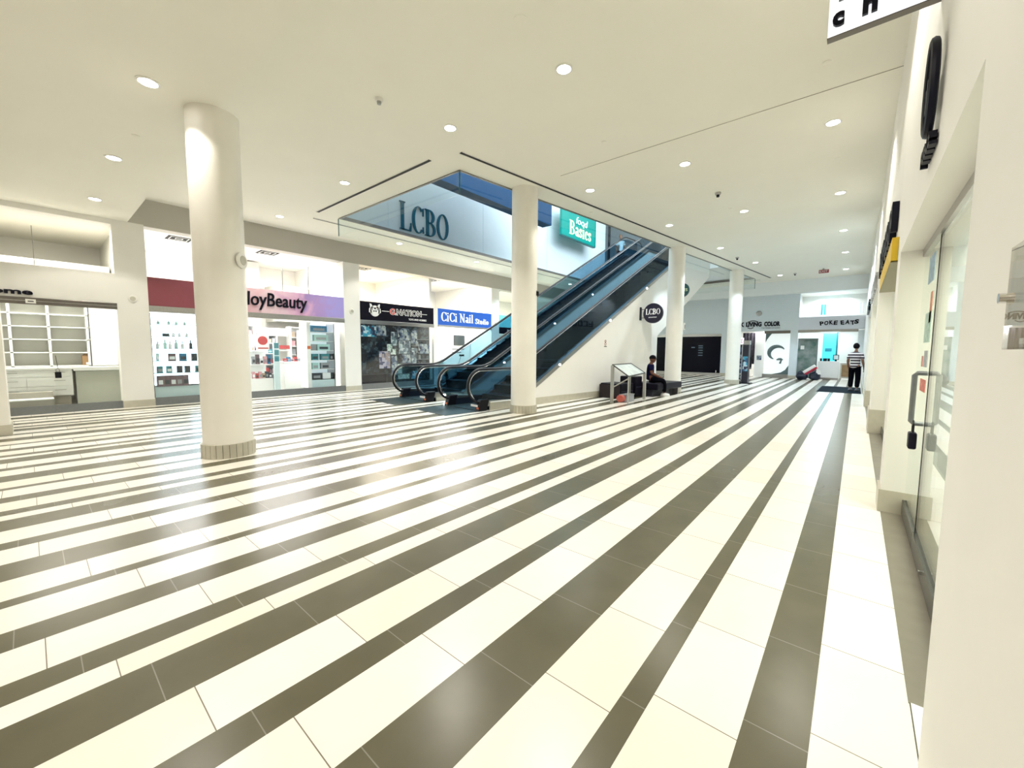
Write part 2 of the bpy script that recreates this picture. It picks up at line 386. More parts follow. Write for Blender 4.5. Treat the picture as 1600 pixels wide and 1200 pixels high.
# shop shells behind the left wall
m = MB(); m.box(-17.5, XW - .35, -8, 26.3, 4.45, 4.55); struct(m, 'ceiling_shops', CEILW)
m = MB(); m.box(-17.5, -17.3, -8, 28.4, 0, 4.45)
for y in (1.6, 7.1, 10.68, 14.2, 21.3): m.box(-17.3, XW - .33, y - .06, y + .06, 0, 4.45)
m.box(-17.5, XW - .3, 28.3, 28.5, 0, 4.9)
struct(m, 'wall_left_shops', SHOPW)
# far wall
YF = 26.2
m = MB(); m.box(XW, XR, 24.3, 24.6, 4.27, ZC); struct(m, 'wall_far_bulkhead', BEAM)
m = MB()
m.box(XW, -2.42, YF, YF + .3, 3.25, ZC); m.box(XW, -9.9, YF, YF + .3, 0, 3.25); m.box(-6.1, -5.14, YF, YF + .3, 0, 3.25); m.box(-2.75, -2.42, YF, YF + .3, 0, 3.25)
m.box(-9.9, -6.1, YF, YF + .25, 2.45, 3.25); m.box(-5.14, -2.75, YF, YF + .25, 2.55, 3.25)
m.box(.0, XR + .3, YF, YF + .3, 0, 2.5)
struct(m, 'wall_far', pm('far_wall_paint', (.72, .79, .83), .6, var=.01))
m = MB(); m.box(-17, 3, YF + 2.2, YF + 2.3, 0, 4.9); m.box(-2.6, -2.5, YF + .3, YF + 2.2, 0, 4.5); m.box(-6.1, -6, YF + .3, YF + 2.2, 0, 4.5); m.box(-17, 3, YF + .3, YF + 2.2, 4.5, 4.6); struct(m, 'wall_far_shops', SHOPW)
m = MB(); m.box(-6.12, -5.12, YF - .02, YF, 0, .16); m.box(-2.77, -2.4, YF - .02, YF, 0, .16); struct(m, 'baseboard_far', TILE_B)
# upper hall seen through the opening
UPW = pm('upper_wall_panel', (.58, .66, .70), .45)
m = MB(); m.box(-11.1, -10.9, 3.5, 20.8, 4.98, 11); struct(m, 'wall_upper', UPW)
m = MB()
for z in (6.95, 8.6): m.box(-10.9, -10.894, 3.5, 20.8, z, z + .012)
for y in (7.15, 11.2, 15.3): m.box(-10.9, -10.894, y, y + .012, 5.06, 11)
struct(m, 'trim_5', pm('upper_wall_joint', (.45, .58, .64), .6))
m = MB(); m.box(-18, 2, 3, 30, 11, 11.2); m.box(-18, 2, 2.8, 3, 5.3, 11); m.box(-18, 2, 29.8, 30, 5.3, 11); m.box(-18.2, -18, 3, 30, 5.3, 11); m.box(2, 2.2, 3, 30, 5.3, 11); struct(m, 'wall_upper_hall', UPW)
RZ = Matrix.Rotation(-rad(6.5), 4, 'Z')       # frame of escalators and columns: x = t, y = s
m = MB(RZ); m.box(-13.8, -6.9, 18.62, 28, 5.0, 5.9); struct(m, 'floor_upper', pm('upper_floor_slab', (.80, .84, .86), .5))
m = MB(); m.box(-9.15, -8.75, 4.6, 12.55, 5.93, 8.2); struct(m, 'wall_upper_bulkhead', pm('blue_bulkhead', (.001, .036, .10), .6, spec=.1))
m = MB(); m.box(-10.4, -6.5, 5.50, 5.57, 4.975, 5.10); struct(m, 'trim_6', pm('dark_green_edge', (.01, .09, .09), .4))

# ================================================================ COLUMNS
def column(x, y, r, zt, label):
    t = thing('round_column', label, 'column', (x, y, 0), 'round white columns of the hall')
    MB().cyl((x, y, .0), r, zt, 64).build('shaft', COLP, t, smooth=True)
    MB().cyl((x, y, 0), r + .012, .172, 64).build('grout_core', GROUT, t, smooth=True)
    m = MB(); n = 26
    for i in range(n):
        a0 = 2 * pi * (i + .04) / n; a1 = 2 * pi * (i + .96) / n; p = []
        for k in range(4): a = a0 + (a1 - a0) * k / 3; p.append((x + (r + .024) * cos(a), y + (r + .024) * sin(a)))
        for k in range(3, -1, -1): a = a0 + (a1 - a0) * k / 3; p.append((x + r * cos(a), y + r * sin(a)))
        m.prism(p, 0, .18, 'z')
    m.build('tile_base', TILE_B, t)
    return t
column(-6.331, 1.66, .28, ZS, 'nearest round white column, under the edge of the low ceiling')
column(-5.744, 7.217, .285, ZC, 'round white column in front of the escalator, second from the camera')
column(-4.87, 14.476, .27, ZC, 'round white column beside the black bench, third from the camera')
column(-4.158, 20.0, .27, ZC, 'round white column beside the tall black kiosk, farthest of the row')
t = thing('square_column', 'white square column cut off by the left edge of the photo', 'column', (-10.6, -.55, 0))
MB().box(-10.9, -10.25, -.85, -.25, 0, ZS).build('shaft', COLP, t)
MB().box(-10.92, -10.23, -.87, -.23, 0, .17).build('tile_base', TILE_B, t)

# ================================================================ CEILING FITTINGS
WARM = (1, .955, .87); COOL = (.70, .86, 1)
def downlight(x, y, z, label, r=.085, w=LAMP_W, col=WARM, group='round recessed ceiling downlights'):
    t = thing('recessed_downlight', label, 'ceiling light', (x, y, z), group)
    MB().lathe((x, y, z), [(r + .025, 0), (r + .025, -.008), (r, -.012), (r, .0)], 28).build('trim_ring', RING, t, smooth=True)
    MB().cyl((x, y, z - .008), r, .004, 28).build('diffuser', EMW, t)
    l = bpy.data.lights.new('lamp', 'SPOT'); l.energy = w; l.color = col; l.shadow_soft_size = .045; l.spot_size = rad(116); l.spot_blend = .3
    o = bpy.data.objects.new('lamp', l); C.objects.link(o); o.parent = t; o.location = (0, 0, -.035)
    return t
rowsx = {4.51: (-2.99, -5.115, -8.445, -11.88), 8.125: (-.478, -2.66, -4.655, -11.75), 11.71: (-.48, -2.35, -4.19, -11.745), 15.3: (-.496, -3.73, -11.75), 18.62: (-.507, -3.25, -11.75), 22.35: (-.547, -2.88)}
ORD = ['nearest', 'second', 'third', 'fourth', 'fifth', 'farthest']; SIDE = {0: 'nearest the right wall', 1: 'next one in from the right wall', 2: 'beside the escalator opening', 3: 'over the storefronts at left'}
for i, (y, xs) in enumerate(rowsx.items()):
    for x in xs:
        k = 0 if x > -1 else 3 if x < -11 else 1 if x > -4.0 and not (i == 0) else 2
        s_ = SIDE[k]
        if i == 0: s_ = {-2.99: 'rightmost', -5.115: 'in front of the escalator opening', -8.445: 'left of the opening', -11.88: 'leftmost, over the beauty shop'}[x]
        downlight(x, y, ZC, 'ceiling downlight, %s row of high ceiling, %s' % (ORD[i], s_), col=COOL if y > 15 else WARM, w=LAMP_W * (1.9 if y > 15 else 1))
downlight(-.45, 4.51, ZC, 'round ceiling downlight just outside the top of the photo')
for x, l in ((-6.09, 'round downlight in the low ceiling left of the nearest column'), (-8.86, 'middle round downlight in the low ceiling at left'), (-11.55, 'round downlight in the low ceiling nearest the empty shop')):
    downlight(x, 1.02, ZS, l, w=LAMP_W * .6)
for x, y in ((-3.3, 1.02), (-.8, 1.02), (-.8, -2.2), (-3.3, -2.2), (-6.09, -2.2), (-8.86, -2.2), (-11.55, -2.2), (-3.3, -5.4), (-8.86, -5.4), (-11.55, -5.4)):
    downlight(x, y, ZS, 'round downlight in the low ceiling behind the camera', w=LAMP_W * .8)
def disc(x, y, z, r, label, name='smoke_detector', cat='detector', h=.02, mat=None, inner=True):
    t = thing(name, label, cat, (x, y, z))
    MB().lathe((x, y, z), [(r, .0), (r, -h * .6), (r * .8, -h), (0.001, -h)], 24).build('housing', mat or RING, t, smooth=True)
    if inner: MB().lathe((x, y, z - h), [(r * .55, .001), (r * .5, -h * .9), (0.001, -h)], 20).build('sensor', STEEL if mat is None else BLACK, t, smooth=True)
disc(-5.314, 3.376, ZC, .055, 'small round smoke detector on the ceiling left of the LCBO letters', h=.04)
disc(-2.935, 3.58, ZC, .075, 'flat round cover plate near the top of the photo', 'ceiling_cover_plate', 'cover plate', .006, CEIL, False)
for x, y, l in ((-.48, 6.436, 'flat round sprinkler cover above the right wall, nearest the hanging white sign'), (-.475, 9.63, 'flat round sprinkler cover above the right wall, second from the hanging sign'), (-3.449, 6.453, 'flat round sprinkler cover in the middle of the high ceiling'), (-2.589, 11.306, 'flat round sprinkler cover behind the small dark ceiling camera'), (-7.722, 1.129, 'flat round sprinkler cover in the low ceiling at left')):
    disc(x, y, ZS if y < 1.5 else ZC, .045, l, 'sprinkler_cover', 'sprinkler', .01, CEIL, False)
for x, y, l in ((-2.544, 10.031, 'small dark dome camera under the high ceiling at right of centre'), (-3.597, 17.196, 'small dark dome camera beside the farthest round column'), (-2.3, 22.2, 'small dark dome camera in front of the far bulkhead')):
    disc(x, y, ZC, .06, l, 'dome_camera', 'camera', .05, STEEL)
for k in range(6):
    s_ = 6.3 + k * 2.45; p = RZ @ Vector((-6.38, s_, 0))
    if abs(s_ - 6.5) < .5 or abs(s_ - 13.8) < .5: continue
    disc(p.x, p.y, ZC, .04, 'tiny ceiling sprinkler beside the long dark slot, %s from the camera' % ORD[k], 'sprinkler_cover', 'sprinkler', .012, CEIL, False)
def slot(pts, label, w=.05):
    t = thing('linear_air_slot', label, 'air vent', (*pts[0], ZC), 'dark linear slots round the escalator opening')
    MB().bar((*pts[0], ZC - .005), (*pts[1], ZC - .005), w, .008).build('opening', VENTM, t)
    a, b = Vector((*pts[0], ZC - .0065)), Vector((*pts[1], ZC - .0065)); d = (b - a).normalized(); n = Vector((-d.y, d.x, 0)) * (w / 2 + .006)
    m = MB(); m.bar(a + n, b + n, .012, .01); m.bar(a - n, b - n, .012, .01); m.build('flange', RING, t)
slot([(-5.579, 5.166), (-3.32, 22.847)], 'long dark ceiling slot running over the row of round columns', .07)
slot([(-6.236, 5.0), (-10.749, 4.99)], 'dark ceiling slot on the near side of the escalator opening', .07)
slot([(-11.33, 5.146), (-11.26, 23.0)], 'dark ceiling slot between the escalator opening and the shops', .05)
slot([(-10.5, 23.6), (-3.8, 23.15)], 'dark ceiling slot at the far end of the escalator opening', .05)
# glass smoke baffles hanging round the opening
gb = thing('glass_smoke_baffle', 'low clear glass skirt hanging under the ceiling around the escalator opening', 'glass baffle', (-8, 14, ZC))
for i in range(4):
    j = (i + 1) % 4; a, b = Vector(HOL[i]), Vector(HOL[j]); d = (b - a).normalized(); n = Vector((-d.y, d.x)) * .006
    m = MB(); m.prism([a + n, b + n, b - n, a - n], 4.43, 4.9, 'z'); m.build('glass_pane', GLASS, gb)
GEDGE = pm('glass_edge', (.05, .14, .13), .3)
for p in HOL[:2] + HOL[3:]: MB().box(p[0] - .009, p[0] + .009, p[1] - .009, p[1] + .009, 4.43, 4.88).build('corner_clip', GEDGE, gb)
# wall speakers
def wspeaker(o, xd, label, r=.085):
    t = thing('wall_speaker', label, 'speaker', o, 'small round wall speakers'); T = frame(o, xd)
    MB(T).lathe((0, 0, 0), [(r, 0), (r, .018), (r * .8, .03), (0.001, .03)], 28).build('housing', RING, t, smooth=True)
    MB(T).lathe((0, 0, .028), [(r * .62, 0), (r * .55, .008), (0.001, .004)], 24).build('grille', pm('speaker_grille', (.5, .48, .4), .6), t, smooth=True)
wspeaker((XW + .0, 1.66, 2.55), (0, 1, 0), 'small round speaker on the pier between the empty shop and the beauty shop')
wspeaker((XW + .0, 7.1, 2.68), (0, 1, 0), 'small round speaker on the pier between the pink and the black sign')
wspeaker((XW + .0, 14.2, 2.66), (0, 1, 0), 'small round speaker on the pier right of the blue sign')
wspeaker((-6.115, 1.835, 2.53), (-.64, .76, 0), 'round cream speaker on the nearest round column', .1)
t = thing('wall_disc', 'grey round disc on the far wall above the tattoo studio sign', 'fixture', (-4.25, 26.19, 3.5)); MB(frame((-4.25, 26.19, 3.52), (1, 0, 0))).lathe((0, 0, 0), [(.14, 0), (.14, .04), (.1, .06), (.001, .06)], 24).build('dome', STEEL, t, smooth=True)
# exit sign
t = thing('exit_sign', 'small red exit sign hanging under the ceiling at the far end', 'exit sign', (-1.27, 22, 4.62))
MB().box(-1.44, -1.10, 21.98, 22.02, 4.76, 4.9).build('housing', pm('exit_red', (.30, .02, .03), .4), t)
text('EXIT', (-1.41, 21.978, 4.785), (1, 0, 0), .28, .09, .004, WHITE, 'lettering', t)
disc(-1.27, 21.7, ZC, .03, 'tiny sprinkler head beside the red exit sign', 'sprinkler', 'sprinkler', .05, STEEL, False)

# ================================================================ ESCALATORS (t, s, z frame)
SL = .556
def zrail(s): return .97 + SL * max(0, s - 7.06)
def railpath(x, off=0.0):
    p = []
    for i in range(15):
        a = rad(-105 - i * 165 / 14) ; p.append((x, 5.95 + (.40 - off) * cos(a), .57 + (.40 - off) * sin(a)))
    z0 = .97 - off
    p += [(x, 6.3, z0), (x, 6.7, z0)]
    for i in range(5):
        s = 6.85 + i * .12; p.append((x, s, z0 + SL * (s - 6.85) ** 2 / (2 * .48)))
    for i in range(1, 13):
        s = 7.33 + i * (17.4 - 7.33) / 12; p.append((x, s, z0 + SL * (s - 7.07)))
    s0 = 17.4; zz = z0 + SL * (s0 - 7.07)
    for i in range(1, 5): p.append((x, s0 + i * .12, zz + SL * (i * .12) - SL * (i * .12) ** 2 / (2 * .48)))
    ze = p[-1][2]; p.append((x, 18.9, ze))
    for i in range(1, 10): a = rad(90 - i * 18); p.append((x, 18.9 + (.4 - off) * cos(a), ze - (.4 - off) + (.4 - off) * sin(a)))
    return p
def zdeck(s): return .20 + SL * max(0, min(s, 17.5) - 7.05)
GRATE = pm('comb_plate_steel', (.014, .028, .032), .4, metal=.1, spec=.3, var=.15, scale=25)
STEPM = pm('step_dark', (.012, .014, .022), .4, metal=.5, var=.1)
SKIRT = pm('skirt_dark_steel', (.02, .03, .05), .3, metal=.6)
ORANGE = pm('orange_warning', (.75, .16, .05), .4)
def escalator(t0, t1, label):
    base = RZ @ Vector(((t0 + t1) / 2, 5.9, 0))
    e = thing('escalator', label, 'escalator', base, 'pair of escalators')
    for x in (t0 + .09, t1 - .09):
        pth = railpath(x)
        MB(RZ).tube(pth, .042, 10, .03).build('handrail', RUBBER, e, smooth=True)
        MB(RZ).tube(railpath(x, .045)[2:-2], .008, 6).build('handrail_guide', CHROME, e, smooth=True)
        gp = [(p[1], p[2]) for p in railpath(x, .06)[1:-5]]
        lo = [(18.9, zdeck(18)), (17.5, zdeck(17.5)), (7.05, .2), (5.95, .2)]
        gl = MB(RZ)
        # glass as a strip of quads between guide and deck
        ss = [5.62, 5.75, 5.95, 6.3, 6.85, 7.05, 7.33] + [7.33 + i * (17.4 - 7.33) / 12 for i in range(1, 13)] + [17.9, 18.8]
        def top(s):
            if s < 5.95: return .57 + math.sqrt(max(0, .34 ** 2 - (5.95 - s) ** 2))
            for a, b in zip(gp, gp[1:]):
                if a[0] <= s <= b[0] and a[1] > .5: return a[1] + (b[1] - a[1]) * (s - a[0]) / max(1e-6, b[0] - a[0])
            return gp[-1][1]
        poly = [(s, top(s)) for s in ss] + [(s, max(.2, zdeck(s)) if s > 5.9 else .57 - math.sqrt(max(0, .34 ** 2 - (5.95 - s) ** 2))) for s in ss[::-1]]
        gl.prism(poly, x - .005, x + .005, 'x').build('balustrade_glass', GLASST, e)
        out = x - .09 if x < (t0 + t1) / 2 else x - .03; 
        a, b = (t0, x + .05) if x < (t0 + t1) / 2 else (x - .05, t1)
        prof = [(5.98, .24), (7.05, .2)] + [(17.5, zdeck(17.5)), (19.1, zdeck(17.5)), (19.1, zdeck(17.5) - .09), (17.5, zdeck(17.5) - .09), (7.09, .1), (5.98, .1)]
        MB(RZ).prism(prof, a, b, 'x').build('deck_strip', STEEL, e)
        m = MB(RZ); m.prism([(5.78, 0), (6.02, 0), (6.10, .27), (5.86, .27)], a - .0, b + .02, 'x'); nb = m.build('newel_base', BLACK, e, bevel=.02)
        MB(RZ).box(a + .05, b - .02, 5.79, 5.812, .05, .085).build('sensor_strip', ORANGE, nb)
        xi = x + .05 if x < (t0 + t1) / 2 else x - .06
        MB(RZ).prism([(6.0, .0), (7.2, 0), (17.5, zdeck(17.5) - .5), (19.1, 5.5), (19.1, zdeck(17.5) - .02), (17.5, zdeck(17.5) - .02), (7.05, .18), (6.0, .18)], xi, xi + .01, 'x').build('skirt_panel', SKIRT, e)
    m = MB(RZ); xa, xb = t0 + .16, t1 - .16
    prof = []; s = 6.9; z = .02; n = 26; ds = (17.9 - 6.9) / n; dz = 5.86 / n
    for i in range(n): prof += [(s, z), (s, z + dz)]; s += ds; z += dz
    prof += [(s, z), (s, z - .3), (6.9, -.15)]
    m.prism(prof, xa, xb, 'x').build('steps', STEPM, e)
    m = MB(RZ)
    for k in range(n):
        ys = 6.9 + k * ds; zz = .02 + (k + 1) * dz; m.box(xa, xb, ys - .002, ys + .02, zz, zz + .003)
    m.build('step_edge', pm('step_edge_grey', (.25, .26, .27), .4, metal=.6), e)
    MB(RZ).box(t0 - .0, t1 + .0, 4.88, 5.8, 0, .006).build('landing_plate', GRATE, e)
    m = MB(RZ); m.box(xa, xb, 5.8, 6.9, 0, .02); m.build('comb_plate', GRATE, e)
    m = MB(RZ); m.box(t1 - .28, t1 - .03, 5.775, 5.783, .1, .15); m.build('notice_label', WHITE, e)
    # lamps along the outer skirt
    for s in (6.35, 8.6, 11.0, 13.2): MB(RZ).box(t1 - .012, t1 + .008, s, s + .07, zdeck(s) - .065, zdeck(s) - .02).build('skirt_lamp', EMW, e)
    return e
E1 = escalator(-10.97, -9.50, 'left escalator of the pair, nearer the shops')
E2 = escalator(-8.62, -7.23, 'right escalator of the pair, its white side wall facing the hall')
# white walls enclosing the trusses
for nm, (a, b) in (('wall_escalator_right', (-8.60, -7.235)), ('wall_escalator_left', (-10.95, -9.52))):
    m = MB(RZ); ztop = lambda s: zdeck(s) - .1
    m.prism([(6.12, 0), (14.1, 0), (14.1, 1.95), (14.2, 2.02), (18.6, 4.62), (18.6, ztop(17.5)), (17.5, ztop(17.5)), (7.1, .1), (6.12, .1)], b - .02, b, 'x')
    m.prism([(6.12, 0), (14.1, 0), (14.1, 1.95), (14.2, 2.02), (18.6, 4.62), (18.6, ztop(17.5)), (17.5, ztop(17.5)), (7.1, .1), (6.12, .1)], a, a + .02, 'x')
    m.prism([(14.08, 0), (14.1, 0), (14.1, 1.95), (14.2, 2.02), (18.6, 4.62), (18.6, 4.64), (14.2, 2.04), (14.08, 1.97)], a + .02, b - .02, 'x')
    struct(m, nm, WALL)
m = MB(RZ); m.box(-7.235, -7.215, 6.12, 14.12, 0, .18); m.box(-9.54, -9.5, 6.12, 14.1, 0, .2); m.box(-9.5, -8.6, 6.6, 6.64, 0, .2)
struct(m, 'baseboard_escalator', TILE_B)
m = MB(RZ); m.box(-7.24, -7.19, 6.12, 7.2, .18, .2); struct(m, 'trim_7', WALL)

# ================================================================ LEFT SHOPS
def rail(y0, y1, z0, z1, label, proud=.03, mat=BRONZE, x=XW):
    t = thing('shopfront_rail', label, 'door rail', (x, (y0 + y1) / 2, z0))
    MB().box(x - .06, x + proud, y0, y1, z0, z1).build('rail_box', mat, t, bevel=.006)
    MB().box(x + proud, x + proud + .012, y0, y1, (z0 + z1) / 2 - .006, (z0 + z1) / 2 + .006).build('reveal_line', STEEL, t)
    return t
def glasswall(n, y0, y1, z0, z1, seams, x=XW - .02, mat=None, kick=None):
    t = thing('window_%d' % n, None, None, (x, (y0 + y1) / 2, 0), kind='structure')
    ys = [y0] + list(seams) + [y1]
    for a, b in zip(ys, ys[1:]): MB().box(x - .006, x + .006, a + .004, b - .004, z0, z1).build('pane', mat or GLASS, t)
    if kick is not None:
        for a, b in zip(ys, ys[1:]): MB().box(x - .02, x + .02, a + .002, b - .002, kick, z0).build('bottom_rail', RAILM, t)
    return t
# --- empty shop at the far left ("...ome")
T = (0, 1, 0)
rail(-1.2, 1.385, 2.28, 2.42, 'dark bronze rail over the empty white shop')
t = thing('store_letters', 'dark navy letters ome on the white wall over the empty shop', 'sign', (XW, -.1, 2.47))
text('ome', (XW + .01, -.41, 2.47), T, .55, .085, .03, NAVY, 'lettering', t, bold=.035)
t = thing('notice_sticker', 'small pale notice on the bronze rail of the empty shop', 'sticker', (XW + .045, .1, 2.3))
MB().box(XW + .046, XW + .048, .03, .17, 2.30, 2.385).build('paper', SHOPW, t); MB().box(XW + .048, XW + .049, .06, .14, 2.33, 2.35).build('print', BLACK, t)
w1 = glasswall(1, -1.2, 1.37, .17, 2.28, (.33,), kick=0.0)
# wall unit of shelves
t = thing('shelving_unit', 'white built-in shelving with empty shelves in the shop at far left', 'shelves', (-14.7, 0, .95))
MB().box(-15.02, -15.0, -1.4, 1.02, .95, 2.45).build('back_panel', pm('shelf_back_grey', (.66, .65, .58), .5, var=.03), t)
for y in (-1.4, -.82, -.235, .35, .985): MB().box(-15.0, -14.6, y - .022, y + .022, .95, 2.45).build('upright', WHITE, t)
for z in (.96, 1.28, 1.585, 1.885, 2.18, 2.44): MB().box(-15.0, -14.6, -1.4, 1.0, z - .012, z + .012).build('shelf', WHITE, t)
m = MB()
for z in (1.6, 1.9, 2.2): m.box(-14.6, -14.58, 1.0, 1.03, z - .03, z + .03)
m.build('hinge', CHROME, t)
t = thing('wall_cabinet', 'tall plain white cupboard at the right end of the empty shelves', 'cabinet', (-14.8, 1.2, .95))
MB().box(-15.0, -14.6, 1.03, 1.5, .95, 2.6).build('body', WHITE, t); MB().box(-14.6, -14.585, 1.05, 1.5, .97, 2.58).build('door', WHITE, t)
t = thing('cardboard_box', 'small brown cardboard box on the bottom shelf of the empty white shelving', 'box', (-14.65, .91, .975))
MB().box(-14.85, -14.62, .86, .985, .975, 1.2).build('carton', pm('cardboard', (.30, .17, .07), .8), t)
MB().box(-14.62, -14.618, .92, .975, .985, 1.04).build('label', WHITE, t)
MB().prism([(.86, 1.2), (.985, 1.2), (.985, 1.24), (.90, 1.25)], -14.7, -14.69, 'x').build('flap', MATS['cardboard'], t)
t = thing('drawer_counter', 'white counter of drawers with long handles in the empty shop', 'counter', (-14.2, -.3, .0))
MB().box(-14.6, -13.95, -1.5, .64, .3, .9).build('body', WHITE, t)
MB().box(-14.6, -13.88, -1.5, .66, .9, .94).build('worktop', WHITE, t)
for j, (a, b) in enumerate(((-1.5, -.76), (-.75, -.06), (-.05, .64))):
    for k, (z0, z1) in enumerate(((.31, .52), (.53, .73), (.74, .89))):
        d = MB().box(-13.95, -13.93, a, b, z0, z1).build('drawer', WHITE, t)
        zc = (z0 + z1) / 2 + .02; m = MB(); m.bar((-13.9, (a + b) / 2 + .05, zc), (-13.9, (a + b) / 2 + .23, zc), .012)
        for q in (.06, .22): m.bar((-13.93, (a + b) / 2 + q, zc), (-13.9, (a + b) / 2 + q, zc), .008)
        m.build('handle', STEEL, d)
MB().box(-14.5, -14.05, -1.45, .6, 0, .3).build('plinth', pm('taupe_plinth', (.40, .37, .31), .5), t)
t = thing('side_counter', 'plain pale green-grey counter end at the right of the drawers', 'counter', (-14.2, .98, 0))
MB().box(-14.6, -14.12, .70, 1.5, .03, .84).build('body', pm('pale_green_grey', (.62, .64, .56), .45), t); MB().box(-14.6, -13.9, .66, 1.5, .86, .94).build('worktop', WHITE, t)
t = thing('step_plinth', 'low taupe boxed step behind the glass of the empty shop', 'step', (-13.4, -.4, 0))
MB().box(-13.75, -13.2, -.44, .31, 0, .28).build('riser', MATS['taupe_plinth'], t); MB().box(-13.75, -13.19, -.44, .31, .28, .3).build('tread', WHITE, t); MB().box(-13.85, -13.6, -.44, .31, .3, .42).build('upper_riser', MATS['taupe_plinth'], t)
t = thing('padlock', 'black padlock hanging on a strap at the glass door of the empty shop', 'lock', (XW + .01, .39, .75))
MB().box(XW + .0, XW + .05, .345, .44, .75, .88).build('lock_body', BLACK, t, bevel=.01)
MB().tube([(XW + .025, .365, .88), (XW + .025, .365, .93), (XW + .025, .39, .955), (XW + .025, .415, .93), (XW + .025, .415, .88)], .009, 8).build('shackle', STEEL, t, smooth=True)
MB().bar((XW + .02, .395, .95), (XW + .02, .375, 1.23), .028, .008).build('strap', BLACK, t)
area('shop_lamp', (-14.2, 0, 4.2), 1.2, 75 * SHOP_W, (1, .96, .86), sy=2.2)
area('shop_lamp', (-13.9, 0.1, 2.75), .5, 26 * SHOP_W, (1, .97, .9), sy=2.2)
m = MB(); m.box(-17.2, -15.05, -6, 1.5, 2.6, 3.5); m.box(-15.05, -14.95, -6, 1.06, 2.6, 3.45); struct(m, 'wall_shop_upper', pm('shop_grey_wall', (.60, .585, .53), .6))
t = thing('hanger_rod', 'thin grey rod hanging over the bronze rail of the empty shop', 'rod', (-13.4, .2, 3.07)); MB().bar((-13.4, .2, 3.05), (-13.4, .2, 3.95), .012).build('rod', STEEL, t)

# --- beauty shop
t = thing('shop_sign', 'long pink to purple marbled sign board reading ...loyBeauty', 'sign', (XW, 4.4, 2.4))
m = bpy.data.materials.new('pink_purple_marble'); m.use_nodes = True; nt = m.node_tree; b = nt.nodes['Principled BSDF']; b.inputs['Roughness'].default_value = .4
tc = nd(nt, 'ShaderNodeTexCoord'); nz = nd(nt, 'ShaderNodeTexNoise'); nz.inputs['Scale'].default_value = 2.2; nz.inputs['Detail'].default_value = 9; nz.inputs['Distortion'].default_value = 1.5
nt.links.new(tc.outputs['Object'], nz.inputs[0]); sp = nd(nt, 'ShaderNodeSeparateXYZ'); nt.links.new(tc.outputs['Object'], sp.inputs[0])
ad = nd(nt, 'ShaderNodeMath', operation='MULTIPLY_ADD'); nt.links.new(sp.outputs[1], ad.inputs[0]); ad.inputs[1].default_value = .2; ad.inputs[2].default_value = .5 - .17
a2 = nd(nt, 'ShaderNodeMath', operation='MULTIPLY_ADD'); nt.links.new(nz.outputs['Fac'], a2.inputs[0]); a2.inputs[1].default_value = .34; nt.links.new(ad.outputs[0], a2.inputs[2])
cr = nd(nt, 'ShaderNodeValToRGB'); e = cr.color_ramp.elements; cols = [(0, (.26, .06, .08)), (.25, (.30, .07, .10)), (.36, (.84, .48, .55)), (.55, (.90, .68, .74)), (.70, (.78, .45, .66)), (.80, (.46, .30, .62)), (.95, (.40, .34, .76))]
e.remove(e[1]); e[0].position = 0; e[0].color = (*cols[0][1], 1)
for p, c in cols[1:]: q_ = e.new(p); q_.color = (*c, 1)
nt.links.new(a2.outputs[0], cr.inputs[0]); nt.links.new(cr.outputs[0], b.inputs['Base Color']); PINK = m
MB().box(XW - .1, XW - .0, 1.94, 6.83, 2.42, 3.1).build('board', PINK, t)
text('loyBeauty', (XW + .0, 4.02, 2.50), T, 1.62, .50, .04, NAVY, 'lettering', t, bold=.012, shear=.08)
rail(1.94, 6.83, 2.27, 2.42, 'steel rail along the bottom of the pink and purple sign', mat=STEEL)
w2 = glasswall(2, 1.95, 6.82, .19, 2.27, (3.05, 4.15, 5.25, 6.05), kick=.0)
GREYG = pm('glossy_pale_blue', (.62, .75, .78), .3)
PROD = [pm('product_teal', (.05, .22, .26), .5), pm('product_dark', (.045, .05, .06), .5), pm('product_plum', (.16, .10, .12), .5), pm('product_blue', (.02, .18, .34), .5), pm('product_red', (.45, .05, .05), .5), pm('product_white', (.8, .82, .84), .5), pm('product_pink', (.65, .35, .38), .5), pm('product_mint', (.40, .62, .60), .5), pm('product_tan', (.42, .33, .24), .5), pm('product_grey', (.3, .31, .33), .5)]
def pbox(x, y, z, w, h, d, mt, label, group, kind='box', face=True):
    """small packaged goods with a printed front"""
    t = thing('product_' + kind, label, 'product', (x, y, z), group)
    if kind == 'box':
        MB().box(x - d, x, y, y + w, z, z + h).build('carton', mt, t)
        if face: MB().box(x, x + .002, y + w * .15, y + w * .85, z + h * .2, z + h * .6).build('printed_label', PROD[random.choice((1, 5, 9))], t)
    else:
        r = w / 2; MB().lathe((x - r, y + r, z), [(.001, 0), (r, 0), (r, h * .62), (r * .4, h * .75), (r * .4, h)], 12).build('bottle_body', mt, t, smooth=True)
        MB().cyl((x - r, y + r, z + h * .98), r * .45, h * .08, 10).build('cap', PROD[1], t)
